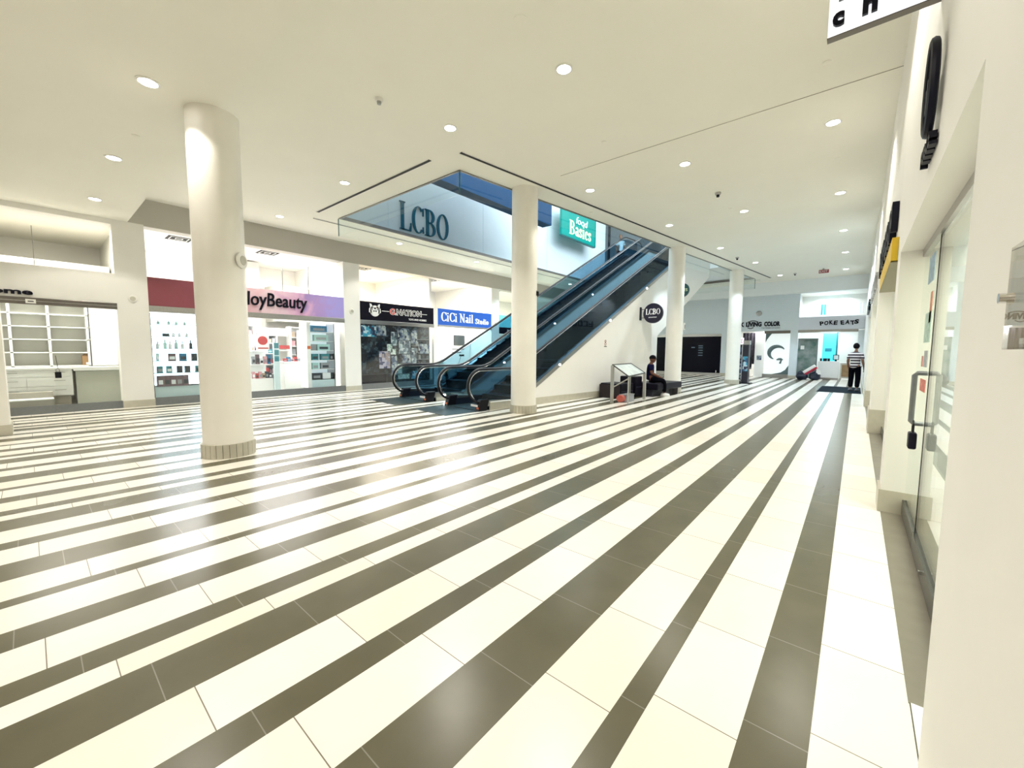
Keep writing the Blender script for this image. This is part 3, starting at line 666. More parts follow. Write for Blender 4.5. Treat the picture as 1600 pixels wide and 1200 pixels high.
# left bright display
t = thing('display_cabinet', 'glowing white display shelves in the left window of the beauty shop', 'display', (-13.5, 2.5, 0))
MB().box(-13.72, -13.70, 1.98, 3.3, .45, 2.26).build('light_panel', DISPB, t)
MB().box(-13.7, -13.25, 1.98, 3.3, .17, .44).build('base', GREYG, t)
MB().box(-13.72, -13.2, 1.955, 1.975, .17, 2.26).build('side_panel', BLACK, t)
ZSH = (.44, .78, 1.08, 1.39, 1.70, 2.0)
for z in ZSH: MB().box(-13.7, -13.22, 1.98, 3.3, z - .012, z).build('shelf', SHELFG, t)
ZN = ['bottom', 'second', 'third', 'fourth', 'fifth', 'top']
for k in range(5): pbox(-13.24, 2.04 + k * .125, .44, .12, .27, .12, PROD[2], 'dark patterned carton in the tight row on the bottom shelf of the glowing display', 'dark cartons on the bottom shelf')
for k, y in enumerate((2.05, 2.23, 2.44, 2.6, 2.82)): pbox(-13.26, y, .78, .11, .17, .09, PROD[random.choice((0, 1, 1))], 'dark teal pot on the second shelf of the glowing display', 'dark goods on the second shelf')
for y, mt, w_, l in ((2.05, 7, .05, 'thin mint tube'), (2.28, 2, .15, 'square plum case'), (2.5, 3, .15, 'square blue case'), (2.75, 1, .12, 'black case')): pbox(-13.26, y, 1.08, w_, .19, .06, PROD[mt], '%s on the third shelf of the glowing display' % l, 'cases on the third shelf')
for k, y in enumerate((2.06, 2.2, 2.3, 2.42, 2.55, 2.72)): pbox(-13.26, y, 1.39, .07, .17 + .04 * (k % 2), .07, PROD[(5, 7, 5, 7, 5, 1)[k]], 'pale bottle on the fourth shelf of the glowing display', 'pale bottles on the fourth shelf', 'bottle')
pbox(-13.26, 2.2, 1.70, .13, .07, .1, PROD[1], 'low black compact on the fifth shelf of the glowing display', 'goods on the upper shelves')
for k, y in enumerate((2.38, 2.5, 2.65)): pbox(-13.26, y, 1.70, .06, .1, .06, PROD[5], 'small white jar on the fifth shelf of the glowing display', 'white jars on the upper shelves', 'bottle')
for k, y in enumerate((2.1, 2.3, 2.45, 2.62)): pbox(-13.26, y, 2.0, .06, .09, .06, PROD[7], 'small mint jar on the top shelf of the glowing display', 'mint jars on the top shelf', 'bottle')
# right window display
t = thing('display_cabinet', 'tall blue-lit shelves in the right window of the beauty shop', 'display', (-13.5, 6.1, 0))
MB().box(-13.74, -13.72, 5.75, 6.55, .2, 2.24).build('back_panel', pm('cool_panel', (.72, .84, .88), .4, emit=.35), t)
MB().box(-13.72, -13.2, 5.66, 5.78, .17, 2.24).build('side_post', WHITE, t); MB().box(-13.72, -13.22, 5.78, 6.55, .17, .43).build('base', GREYG, t); MB().box(-13.72, -13.2, 6.53, 6.56, .17, 2.24).build('end_panel', STEEL, t)
ZR = (.43, .76, 1.05, 1.36, 1.66, 1.95)
for z in ZR: MB().box(-13.7, -13.22, 5.78, 6.53, z - .014, z).build('shelf', WHITE, t)
spec = [[(0, .3, 1), (.34, .26, 5), (.6, .1, 1)], [(.02, .2, 7), (.3, .28, 9)], [(.02, .2, 0), (.3, .28, 0), (.6, .1, 1)], [(.0, .16, 9), (.2, .4, 7)], [(.1, .45, 7)], [(.0, .52, 3)]]
for z, row, zn in zip(ZR, spec, ZN):
    for y, w_, c in row: pbox(-13.26, 5.82 + y, z, w_, .2, .12, PROD[c], '%s pack on the %s shelf of the right window display' % ({0: 'dark teal', 1: 'black', 3: 'wide blue', 5: 'white', 7: 'mint', 9: 'grey'}[c], zn), 'packs in the right window')
# interior gondola
t = thing('gondola_shelf', 'white gondola stacked with goods in the middle of the beauty shop', 'display', (-14.6, 4.7, 0))
MB().box(-14.9, -14.3, 4.36, 5.05, .05, .45).build('base', WHITE, t)
for z in (.46, .9, 1.33): MB().box(-14.9, -14.32, 4.36, 5.05, z - .02, z).build('shelf', WHITE, t)
MB().box(-14.92, -14.9, 4.36, 5.05, .45, 1.85).build('back_panel', WHITE, t)
t = thing('poster', 'poster with a red round picture standing on the white gondola', 'poster', (-14.34, 4.62, 1.37)); MB().box(-14.36, -14.34, 4.62, 4.98, 1.37, 1.82).build('sheet', SHOPW, t)
MB(frame((-14.34, 4.8, 1.66), T)).lathe((0, 0, 0), [(.14, 0), (.14, .004), (.06, .006), (.001, .004)], 20).build('red_disc', PROD[4], t); MB().box(-14.34, -14.336, 4.66, 4.95, 1.4, 1.44).build('caption', PROD[4], t)
for k in range(6): pbox(-14.36, 4.38 + k * .11, .92, .09, .18 + .06 * (k % 3), .1, PROD[(5, 9, 2, 5, 6, 3)[k]], ['white', 'grey', 'plum', 'white', 'pink', 'blue'][k] + ' pack on the middle shelf of the white gondola', 'goods on the gondola')
for k in range(7): pbox(-14.36, 4.38 + k * .095, .47, .08, .16 + .05 * (k % 2), .1, PROD[(5, 6, 4, 6, 8, 1, 1)[k]], ['white', 'pink', 'red', 'rosy', 'tan', 'black', 'black'][k] + ' pack low on the white gondola', 'goods low on the gondola')
t = thing('display_stand', 'narrow pale blue stand with three dark pictures in the beauty shop', 'display', (-14.3, 5.12, 0)); MB().box(-14.3, -14.2, 5.06, 5.22, 0, 1.6).build('post', GREYG, t)
for z in (1.42, 1.2, 1.0): MB().box(-14.2, -14.195, 5.075, 5.205, z, z + .17).build('picture', PROD[0], t)
t = thing('sales_counter', 'white sales counter with red goods in the beauty shop', 'counter', (-14.8, 5.7, 0)); MB().box(-15.3, -14.6, 5.5, 6.1, 0, .95).build('body', WHITE, t); MB().box(-15.3, -14.55, 5.45, 6.12, .95, .98).build('worktop', WHITE, t)
for k in range(5): pbox(-14.6, 5.5 + k * .11, .98, .1, .1 + .05 * (k % 2), .1, PROD[(4, 3, 6, 4, 9)[k]], ['red', 'blue', 'pink', 'red', 'grey'][k] + ' pack on the white sales counter', 'goods on the sales counter')
t = thing('banner', 'small red hanging banner over the sales counter', 'banner', (-14.5, 5.45, 1.42)); MB().box(-14.5, -14.49, 5.28, 5.66, 1.40, 1.52).build('sheet', PROD[4], t); MB().box(-14.495, -14.487, 5.2, 5.72, 1.34, 1.36).build('rail', WHITE, t)
t = thing('sticker', 'small orange-red sticker on the white post of the right window display', 'sticker', (-13.19, 5.68, 1.42)); MB().box(-13.2, -13.195, 5.67, 5.77, 1.40, 1.50).build('sheet', ORANGE, t)
for side, (ya, yb) in (('left', (4.3, 4.95)), ('right', (6.1, 7.0))):
    t = thing('wall_shelf', 'white wall shelves of small goods at the back %s of the beauty shop' % side, 'shelves', (-15.8, ya, 0)); MB().box(-15.9, -15.85, ya, yb, 0, 2.2).build('back_panel', WHITE, t)
    for z in (.5, .85, 1.2, 1.5, 1.82, 2.18): MB().box(-15.85, -15.5, ya, yb, z - .02, z).build('shelf', WHITE, t)
    for y in (ya, yb): MB().box(-15.85, -15.5, y - .02, y + .02, 0, 2.2).build('upright', WHITE, t)
    for z, zn in zip((.5, .85, 1.2, 1.5, 1.82), ('lowest', 'second', 'third', 'fourth', 'highest')):
        for k in range(4): c = random.choice((5, 9, 2, 8, 6, 1, 4)); pbox(-15.55, ya + .04 + k * (yb - ya - .08) / 4, z, .12, .2, .1, PROD[c], 'small packs on the %s wall shelf at the back %s of the beauty shop' % (zn, side), 'goods on the wall shelves', face=False)
t = thing('wall_cupboard', 'white cupboard high on the back wall of the beauty shop', 'cabinet', (-15.8, 5.5, 1.85)); MB().box(-15.9, -15.5, 5.0, 6.0, 1.85, 2.12).build('body', WHITE, t); MB().box(-15.5, -15.49, 5.01, 5.99, 1.87, 2.1).build('door', pm('off_white_door', (.72, .72, .66), .5), t)
area('shop_lamp', (-14.8, 4.3, 4.2), 1.6, 260 * SHOP_W, (1, .98, .94), sy=4)
area('shop_lamp', (-14.6, 4.6, 2.9), 1.2, 30 * SHOP_W, (.96, .98, 1), sy=3.6)
m = MB(); m.box(-17.2, -16.0, 5.9, 7.0, 2.4, 3.7); m.box(-17.2, -16.2, 4.9, 5.4, 0, 4.4); struct(m, 'wall_shop_pier', MATS['shop_grey_wall'])
for k, (y, l) in enumerate(((4.98, 'left'), (5.72, 'right'))):
    t = thing('sign_hanger', '%s of two thin dark rods holding the pink sign' % l, 'rod', (-13.5, y, 3.1)); MB().bar((XW - .05, y, 3.09), (XW - .05, y, 3.95), .02).build('rod', STEEL, t)
def vent(x, y, z, label, w=.3):
    t = thing('ceiling_diffuser', label, 'air vent', (x, y, z)); MB().box(x - w, x + w, y - w, y + w, z - .012, z).build('frame', WHITE, t); MB().box(x - w * .9, x + w * .9, y - w * .9, y + w * .9, z - .016, z - .012).build('dark_plate', VENTM, t)
    for k in range(4):
        a = w * (.85 - .2 * k); m = MB(); [m.box(x + sx * a - .009, x + sx * a + .009, y - a, y + a, z - .022, z - .016) for sx in (-1, 1)]; [m.box(x - a, x + a, y + sy * a - .009, y + sy * a + .009, z - .022, z - .016) for sy in (-1, 1)]
        m.build('louvre', WHITE if k % 2 else VENTM, t)
vent(-14.6, 2.9, 4.45, 'square dark air diffuser over the glowing display'); vent(-14.5, 5.1, 4.45, 'square dark air diffuser above the loyBeauty letters'); vent(-14.4, 8.3, 4.45, 'square dark air diffuser above the black toy shop sign'); vent(-14.4, 11.6, 4.45, 'square dark air diffuser above the blue nail studio sign'); vent(-14.4, 15.6, 4.45, 'square dark air diffuser right of the blue sign', .28)
for x, y, l in ((-14.2, -.1, 'bright downlight over the empty shop'), (-16.2, 6.3, 'downlight at the back of the beauty shop'), (-14.9, 9.4, 'downlight over the left part of the toy shop'), (-14.2, 9.9, 'downlight over the right part of the toy shop')):
    downlight(x, y, 4.45, l, w=90, group='downlights inside the shops')

for i, (x, ya, yb, l) in enumerate(((-15.45, 4.95, 5.62, 'white display rack of mixed goods behind the sales counter'), (-14.95, 6.2, 6.75, 'white display rack of goods near the right end of the beauty shop'))):
    t = thing('display_rack', l, 'shelves', (x, ya, 0)); MB().box(x - .3, x - .27, ya, yb, 0, 2.05).build('back_panel', PROD[9], t)
    for z in (.55, .9, 1.25, 1.6, 1.95): MB().box(x - .27, x, ya, yb, z - .02, z).build('shelf', WHITE, t)
    for y in (ya, yb): MB().box(x - .27, x, y - .015, y + .015, 0, 2.05).build('upright', WHITE, t)
    for z, zn in zip((.55, .9, 1.25, 1.6), ('lowest', 'second', 'third', 'highest')):
        for k in range(5): pbox(x - .03, ya + .03 + k * (yb - ya - .05) / 5, z, .1, .14 + .03 * (k % 3), .08, PROD[random.choice((1, 2, 8, 4, 0, 9, 5))], 'small pack on the %s shelf of the %s' % (zn, 'rack behind the sales counter' if i == 0 else 'rack near the right window'), 'goods on the display racks', face=False)
for k in range(4): pbox(-14.36, 4.39 + k * .06, 1.34, .05, .16, .05, PROD[(1, 5, 8, 2)[k]], ['black', 'white', 'tan', 'plum'][k] + ' bottle on the top shelf of the white gondola', 'bottles on the gondola', 'bottle')
# --- toy shop
BLK = pm('black_board', (.006, .005, .012), .5, spec=.12)
t = thing('shop_sign', 'black sign board of the toy shop with a white animal face and outlined letters', 'sign', (XW, 9, 2.4))
MB().box(XW - .1, XW, 7.4, 10.575, 2.42, 3.06).build('board', BLK, t)
lg = MB(frame((XW + .005, 7.96, 2.78), T))
lg.cyl((0, -.03, 0), .19, .015, 26); 
for s_ in (-1, 1): lg.prism([(s_ * .04, .08), (s_ * .18, .04), (s_ * .2, .22), (s_ * .13, .20), (s_ * .12, .16)], 0, .015, 'z'); lg.prism([(s_ * .12, -.12), (s_ * .23, -.08), (s_ * .22, .06), (s_ * .15, .08)], 0, .015, 'z')
lg.build('animal_logo', WHITE, t)
lg = MB(frame((XW + .021, 7.96, 2.78), T)); lg.cyl((0, .06, 0), .035, .004, 12); lg.prism([(-.09, -.02), (.09, -.02), (.05, -.06), (0, -.035), (-.05, -.06)], 0, .004, 'z')
for s_ in (-1, 1): lg.cyl((s_ * .1, .03, 0), .02, .004, 10)
lg.build('logo_detail', BLK, t)
REDL = pm('letter_red', (.70, .06, .05), .4)
text('G.NATION', (XW + .0, 8.56, 2.66), T, 1.42, .24, .012, WHITE, 'letter_outline', t, bold=.06)
text('G', (XW + .006, 8.57, 2.672), T, .19, .22, .014, REDL, 'red_letter', t, bold=.02)
text('.NATION', (XW + .006, 8.80, 2.675), T, 1.15, .205, .012, BLK, 'letter_fill', t, bold=-.005)
text('TOYS AND HOBBIES', (XW, 9.38, 2.51), T, .83, .07, .008, WHITE, 'small_lettering', t, bold=.02)
m = MB(); m.box(XW, XW + .01, 8.24, 8.53, 2.765, 2.785); m.box(XW, XW + .01, 10.0, 10.24, 2.765, 2.785); m.build('line', WHITE, t)
rail(7.4, 10.575, 2.29, 2.42, 'pale steel rail under the black toy shop sign', mat=STEEL)
w3 = glasswall(3, 7.41, 10.56, .2, 2.29, (8.5, 9.45), kick=.0)
t = thing('window_backing', 'dark blue-black display backing inside the toy shop window', 'display', (XW - .5, 9, 0)); MB().box(XW - .42, XW - .36, 7.42, 10.62, 0, 2.35).build('panel', patchm('toy_dark_clutter', [(.002, .003, .010), (.005, .01, .025), (.002, .002, .006), (.012, .03, .05), (.003, .004, .012), (.05, .08, .10)], 9), t)
MB().box(XW - .36, XW - .2, 7.42, 8.5, 0, .5).build('plinth', BLK, t)
for k in range(6): MB().box(XW - .36, XW - .12, 9.6, 10.5, .5 + k * .26, .515 + k * .26).build('shelf', MATS['product_grey'], t)
PST = [patchm('poster_a', [(.30, .36, .40), (.12, .17, .20), (.48, .52, .54), (.05, .07, .10)], 9), patchm('poster_b', [(.01, .015, .04), (.22, .26, .30), (.05, .08, .16), (.4, .42, .42)], 11), patchm('poster_c', [(.22, .21, .34), (.42, .38, .48), (.05, .05, .12), (.30, .22, .22)], 8), patchm('poster_d', [(.03, .1, .2), (.05, .3, .45), (.5, .65, .7), (.02, .02, .06)], 9), patchm('poster_e', [(.55, .6, .58), (.7, .75, .7), (.3, .4, .35)], 16)]
rnd = random.Random(3)
plist = [(7.42, 1.85, .62, .38, 3, 'blue dragon-like poster strip at the top left'), (8.02, 1.9, .4, .36, 1, 'small dark poster at the top'), (8.12, .72, .45, .62, 2, 'lilac poster low in the left half'), (8.45, 1.30, .22, .3, 4, 'narrow pale poster in the middle'), (8.62, 1.55, .26, .5, 0, 'tall pale poster left of centre'), (8.60, 1.22, .22, .2, 4, 'small white card in the middle'), (8.92, 1.75, .5, .45, 1, 'busy dark and white poster right of centre'), (8.95, 1.25, .52, .48, 0, 'large grey-blue poster right of centre'), (9.08, .9, .4, .32, 1, 'dark figure poster below centre'), (8.62, .45, .24, .72, 1, 'narrow dark poster near the floor'), (8.88, .5, .2, .36, 4, 'pale green poster near the floor'), (9.5, 1.65, .28, .5, 1, 'black and white poster on the right pane'), (9.52, .85, .22, .62, 0, 'white strip poster on the right pane'), (9.85, 1.25, .5, .38, 1, 'dark wide poster at the right'), (9.5, .28, .5, .3, 3, 'blue card low on the right pane'), (8.9, .3, .5, .18, 4, 'pale card just above the door rail')]
for y, z, w_, h, c, l in plist:
    t = thing('window_poster', l + ' of the toy shop window', 'poster', (XW - .035, y + w_ / 2, z), 'posters in the toy shop window'); MB().box(XW - .037, XW - .031, y, y + w_, z, z + h).build('sheet', PST[c], t)
for k in range(14):
    y = 9.62 + rnd.random() * .8; z = .515 + .26 * (k % 5); pbox(XW - .16, y, z, .1, .16, .08, PROD[rnd.choice((1, 9, 3, 1))], 'small dark toy pack on the %s shelf at the right of the toy shop window' % ZN[k % 5], 'toy packs on the shelves', face=False)
area('shop_lamp', (-14.9, 9.0, 4.2), 1.6, 210 * SHOP_W, (1, .90, .74), sy=2.6)

# --- nail studio
t = thing('shop_sign', 'blue sign board reading CiCi Nail Studio', 'sign', (XW, 12.4, 2.4))
MB().box(XW - .1, XW, 10.79, 13.96, 2.42, 3.08).build('board', pm('sign_blue', (.010, .085, .42), .4, emit=.18, ecol=(.02, .12, .6)), t)
CRM = pm('letter_cream', (.86, .86, .74), .4, emit=.25)
serif('CiCi Nail', (XW, 10.93, 2.58), T, .37, .03, CRM, 'lettering', t, width=1.85)
serif('Studio', (XW, 12.9, 2.56), T, .24, .03, CRM, 'small_lettering', t, width=.86)
rail(10.79, 13.96, 2.34, 2.42, 'grey rail under the blue nail studio sign', mat=STEEL)
w4 = glasswall(4, 10.8, 13.96, .15, 2.34, (11.85, 12.9), kick=.0)
m = MB(); m.box(-14.72, -14.6, 10.75, 14.1, 0, 3.0); struct(m, 'wall_nail_studio', SHOPW)
t = thing('wall_screen', 'dark square screen on the white wall of the nail studio', 'screen', (-14.5, 13.3, 1.6)); MB().box(-14.6, -14.55, 13.02, 13.68, 1.62, 2.10).build('frame', BLACK, t); MB().box(-14.55, -14.548, 13.05, 13.65, 1.65, 2.07).build('panel', pm('screen_grey', (.02, .03, .035), .5, spec=.2), t)
t = thing('notice', 'two lines of dark print on the nail studio wall under the screen', 'notice', (-14.58, 13.3, 1.4)); MB().box(-14.6, -14.595, 12.9, 13.7, 1.42, 1.46).build('line', BLACK, t); MB().box(-14.6, -14.595, 12.9, 13.5, 1.27, 1.31).build('line', BLACK, t)
t = thing('nail_table', 'small pale table behind the glass of the nail studio', 'table', (-13.9, 12.3, 0)); MB().box(-14.2, -13.6, 11.7, 12.8, .72, .76).build('tabletop', WHITE, t)
for a in (-14.15, -13.65):
    for b in (11.75, 12.75): MB().box(a - .02, a + .02, b - .02, b + .02, 0, .72).build('leg', STEEL, t)
t = thing('table_lamp', 'small black task lamp on the nail studio table', 'lamp', (-13.8, 12.6, .76)); MB().cyl((-13.8, 12.6, .76), .06, .02, 16).build('base', BLACK, t); MB().bar((-13.8, 12.6, .78), (-13.8, 12.75, 1.15), .015).build('arm', STEEL, t); MB().box(-13.85, -13.75, 12.68, 12.9, 1.12, 1.2).build('head', BLACK, t)
t = thing('potted_plant', 'green and white pot plant low in the nail studio window', 'plant', (-13.4, 11.5, .15)); MB().lathe((-13.4, 11.5, .15), [(.001, 0), (.09, 0), (.12, .2), (.001, .2)], 16).build('pot', WHITE, t, smooth=True)
m = MB(); rp = random.Random(5)
for k in range(46):
    a = rp.random() * 6.28; l_ = .12 + rp.random() * .16; h_ = .1 + rp.random() * .25; p = Vector((-13.4, 11.5, .34)); q = p + Vector((cos(a) * l_, sin(a) * l_, h_)); n_ = Vector((-sin(a), cos(a), 0)) * .022; md = (p + q) / 2 + Vector((0, 0, .04)); m.face([p, md + n_, q, md - n_])
m.build('leaves', pm('leaf_green', (.10, .22, .06), .5), t)
t = thing('poster', 'pale green poster low in the nail studio window', 'poster', (-13.3, 11.1, .5)); MB().box(-13.3, -13.29, 10.95, 11.3, .5, 1.0).build('sheet', PST[4], t)
area('shop_lamp', (-14.0, 12.3, 4.2), 1.4, 200 * SHOP_W, (1, .94, .82), sy=2.6); area('shop_lamp', (-13.8, 12.3, 2.9), .8, 60 * SHOP_W, (1, .98, .96), sy=2.4)
# --- next shop, mostly behind the escalators
t = thing('shop_sign', 'cyan sign board right of the blue sign, half hidden by the escalator', 'sign', (XW, 17, 2.4)); MB().box(XW - .1, XW, 14.5, 20.99, 2.5, 3.07).build('board', pm('sign_cyan', (.18, .62, .66), .4, emit=.2), t)
MB().box(XW - .1, XW + .0, 14.5, 20.99, 2.2, 2.5).build('lower_band', BLK, t); blocks((XW + .0, 15.1, 2.3), T, .3, .1, .01, WHITE, 3, parent=t, seed=2)
w5 = glasswall(5, 14.52, 20.98, .15, 2.2, (16.6, 18.8), kick=.0)
t = thing('counter', 'plain cream counter in the shop behind the escalators', 'counter', (-14, 17, 0)); MB().box(-14.4, -13.9, 15.2, 20, 0, 1.05).build('body', SHOPW, t); MB().box(-14.45, -13.85, 15.2, 20, 1.05, 1.09).build('worktop', WHITE, t)
area('shop_lamp', (-14.6, 17.5, 4.2), 1.6, 220 * SHOP_W, (1, .94, .82), sy=5)
w6 = glasswall(6, 21.62, 26.15, .15, 2.6, (23.2, 24.8), kick=.0)
m = MB(); m.box(XW - .1, XW, 21.6, 26.2, 2.6, 3.2); struct(m, 'wall_left_header', WALL)
area('shop_lamp', (-14.6, 24, 4.2), 1.6, 120 * SHOP_W, (1, .97, .92), sy=3)

# ================================================================ UPPER SIGNS
t = thing('store_letters', 'big dark teal letters LCBO on the pale upper wall seen through the opening', 'sign', (-10.9, 8.4, 5.05))
serif('LCBO', (-10.89, 7.5, 5.08), T, .84, .05, pm('letter_teal', (.008, .10, .16), .35), 'lettering', t, width=2.0)
bp = thing('box_sign', 'green box sign reading food Basics hanging in the upper hall', 'sign', (-10.3, 17, 6.56)); MB().box(-10.42, -10.3, 15.57, 18.58, 6.56, 7.9).build('panel', pm('sign_green', (.0, .20, .17), .5, spec=.2, emit=.12, ecol=(0, .36, .32)), bp, bevel=.02)
MB().box(-10.44, -10.29, 18.58, 18.62, 6.54, 7.92).build('side_frame', pm('dark_green', (.0, .10, .10), .4), bp); MB().box(-10.43, -10.29, 15.56, 18.6, 6.52, 6.57).build('bottom_frame', MATS['dark_green'], bp)
text('food', (-10.3, 16.75, 7.28), T, 1.05, .33, .02, WHITE, 'lettering', bp, bold=.0, shear=.2)
serif('Basics', (-10.3, 16.15, 6.72), T, .62, .02, pm('letter_yellow', (.85, .85, .45), .4, emit=.4), 'large_lettering', bp, width=2.0)
m = MB(); m.bar((-10.36, 16.2, 7.9), (-10.36, 16.2, 11), .03); m.bar((-10.36, 18, 7.9), (-10.36, 18, 11), .03); m.build('hanger', STEEL, bp)
t = thing('glass_post', 'slim dark mullion on the upper floor left of the person upstairs', 'post', (-10.5, 20.9, 5.9)); MB().box(-10.75, -10.65, 20.8, 20.9, 5.06, 9).build('mullion', DARKM, t)

# round blade signs on the escalator wall
GOLD = pm('pale_letter', (.82, .82, .80), .4, emit=.2)
def blade(s, z, r, label, body, fmat):
    p = RZ @ Vector((-7.235, s, 0)); cx = p.x + .1 + r + .02; y = p.y
    t = thing('round_blade_sign', label, 'sign', (p.x, y, z))
    MB().box(p.x, p.x + .03, y - .06, y + .06, z - .22, z + .22).build('wall_plate', BLACK, t)
    m = MB(); m.bar((p.x, y, z + .14), (cx, y, z + .14), .02); m.bar((p.x, y, z - .14), (cx, y, z - .14), .02); m.build('arm', BLACK, t)
    MB().cyl((cx, y - .04, z), r, .08, 48, 'y').build('disc', pm('sign_disc', fmat, .35), t, smooth=True)
    return t, cx, y
t, cx, y = blade(12.85, 2.67, .33, 'round black blade sign reading LCBO on the white escalator wall', 'LCBO', (.010, .008, .025))
serif('LCBO', (cx - .25, y - .041, 2.63), (1, 0, 0), .19, .006, GOLD, 'lettering', t, width=.5)
blocks((cx - .14, y - .041, 2.52), (1, 0, 0), .28, .03, .004, GOLD, 12, 'small_lettering', t, 3)
t, cx, y = blade(15.1, 3.67, .26, 'round dark green blade sign half hidden behind the third column', 'B', (.004, .035, .03))
serif('Basics', (cx - .21, y - .041, 3.62), (1, 0, 0), .15, .006, pm('letter_olive', (.62, .65, .35), .4), 'lettering', t, width=.42)
MB().box(cx - .11, cx + .11, y - .046, y - .04, 3.53, 3.555).build('underline', MATS['letter_olive'], t)
t = thing('wall_notice', 'small pictogram notice on the white escalator wall', 'notice', (0, 0, 0)); t.location = RZ @ Vector((-7.234, 10.75, 1.6))
p = frame(RZ @ Vector((-7.232, 10.8, 1.6)), RZ @ Vector((0, 1, 0)))
m = MB(p); m.tube([(cos(a / 8 * pi) * .035, .1 + .035 * sin(a / 8 * pi), .0) for a in range(16)], .007, 6, closed=True); m.tube([(cos(a / 8 * pi) * .04, .02 + .04 * sin(a / 8 * pi), .0) for a in range(16)], .007, 6, closed=True); m.build('pictogram', pm('notice_red', (.35, .04, .06), .5), t)
MB(p).box(-.07, .07, -.07, -.045, 0, .004).build('caption', BLACK, t)
t = thing('column_lamp', 'small dark bracket fixture on the right side of the second column', 'fixture', (-5.47, 7.32, 2.58)); MB().box(-5.47, -5.42, 7.29, 7.34, 2.60, 2.70).build('body', BLACK, t, bevel=.015); MB().bar((-5.50, 7.3, 2.7), (-5.44, 7.32, 2.7), .03).build('bracket', STEEL, t)
t = thing('wall_box', 'small white box on the right side of the third column', 'box', (-4.62, 14.62, 2.2)); MB().box(-4.63, -4.57, 14.55, 14.67, 2.15, 2.38).build('cover', WHITE, t, bevel=.01); MB().box(-4.572, -4.565, 14.58, 14.64, 2.18, 2.32).build('slot', BLACK, t)

# ================================================================ BENCH, MAP TABLE
b1 = thing('bench_block', 'low black upholstered bench block at the left, against the escalator wall', 'bench', RZ @ Vector((-6.7, 11.0, 0)))
MB(RZ).box(-7.15, -6.45, 10.45, 11.2, 0, .44).build('cushion', LEATH, b1, bevel=.03); MB(RZ).box(-6.45, -6.44, 10.5, 11.15, .2, .212).build('seam', pm('seam_purple', (.05, .04, .09), .5), b1)
MB(RZ).box(-7.16, -6.46, 10.43, 10.452, .0, .40).build('end_panel', pm('bench_end', (.03, .022, .025), .6, spec=.2), b1)
b2 = thing('bench_block', 'taller black square block between the two bench seats', 'bench', RZ @ Vector((-6.6, 11.8, 0))); MB(RZ).box(-6.95, -6.4, 11.22, 11.62, 0, .63).build('cushion', LEATH, b2, bevel=.03); MB(RZ).box(-6.4, -6.39, 11.26, 11.58, .3, .312).build('seam', MATS['seam_purple'], b2)
b3 = thing('bench', 'long black bench seat the man in the cap sits on', 'bench', RZ @ Vector((-6.3, 12.6, 0))); MB(RZ).box(-6.75, -5.9, 11.65, 13.3, .22, .42).build('cushion', LEATH, b3, bevel=.03)
MB(RZ).box(-6.65, -6.1, 11.72, 13.1, 0, .22).build('plinth', pm('plinth_dark', (.02, .018, .03), .5), b3); MB(RZ).box(-6.5, -5.95, 13.12, 13.16, .0, .21).build('plinth_end', STEEL, b3)
mt = thing('map_table', 'steel display table with a sloping white printed panel beside the bench', 'display table', (-4.85, 10.9, 0))
TL, TF, TR, TB = (-4.97, 10.07), (-4.57, 10.2), (-4.66, 11.5), (-5.12, 11.55)
ALU = pm('satin_aluminium', (.50, .49, .45), .35, metal=.7)
for (p, z) in ((TL, 1.02), (TF, .72), (TR, .76), (TB, 1.02)): MB().bar((*p, 0), (*p, z), .07 if p in (TL, TR) else .03).build('leg', ALU, mt)
m = MB(); v = [(*TL, 1.035), (*TF, .735), (*TR, .775), (*TB, 1.035)]; m.bm.faces.new(m.verts(v)); m.bm.faces.new(m.verts([(a, b, c - .02) for a, b, c in v][::-1]))
for i in range(4): a, b = v[i], v[(i + 1) % 4]; m.face([a, b, (b[0], b[1], b[2] - .02), (a[0], a[1], a[2] - .02)])
m.build('panel', pm('map_print', (.52, .56, .53), .35, var=.22, scale=5), mt)
m = MB(); [m.bar(v[i], v[(i + 1) % 4], .035, .03) for i in range(4)]; m.build('rim', pm('rim_dark', (.10, .10, .09), .4, metal=.5), mt)
m = MB(); m.bar((TL[0], TL[1], .42), (TF[0], TF[1], .68), .03); m.build('brace', ALU, mt)
t = thing('extinguisher', 'red round-ended canister lying under the map table', 'canister', (-4.72, 10.5, 0)); MB().cyl((-4.86, 10.32, .11), .1, .14, 24, 'y').build('red_cap', pm('canister_red', (.55, .12, .09), .4), t, smooth=True)
t = thing('storage_box', 'small grey box under the map table behind the red canister', 'box', (-4.75, 10.75, 0)); MB().box(-4.95, -4.72, 10.48, 10.95, 0, .2).build('body', pm('box_grey', (.33, .34, .37), .5), t, bevel=.02); MB().box(-4.955, -4.715, 10.475, 10.955, .19, .21).build('lid', MATS['product_grey'], t)

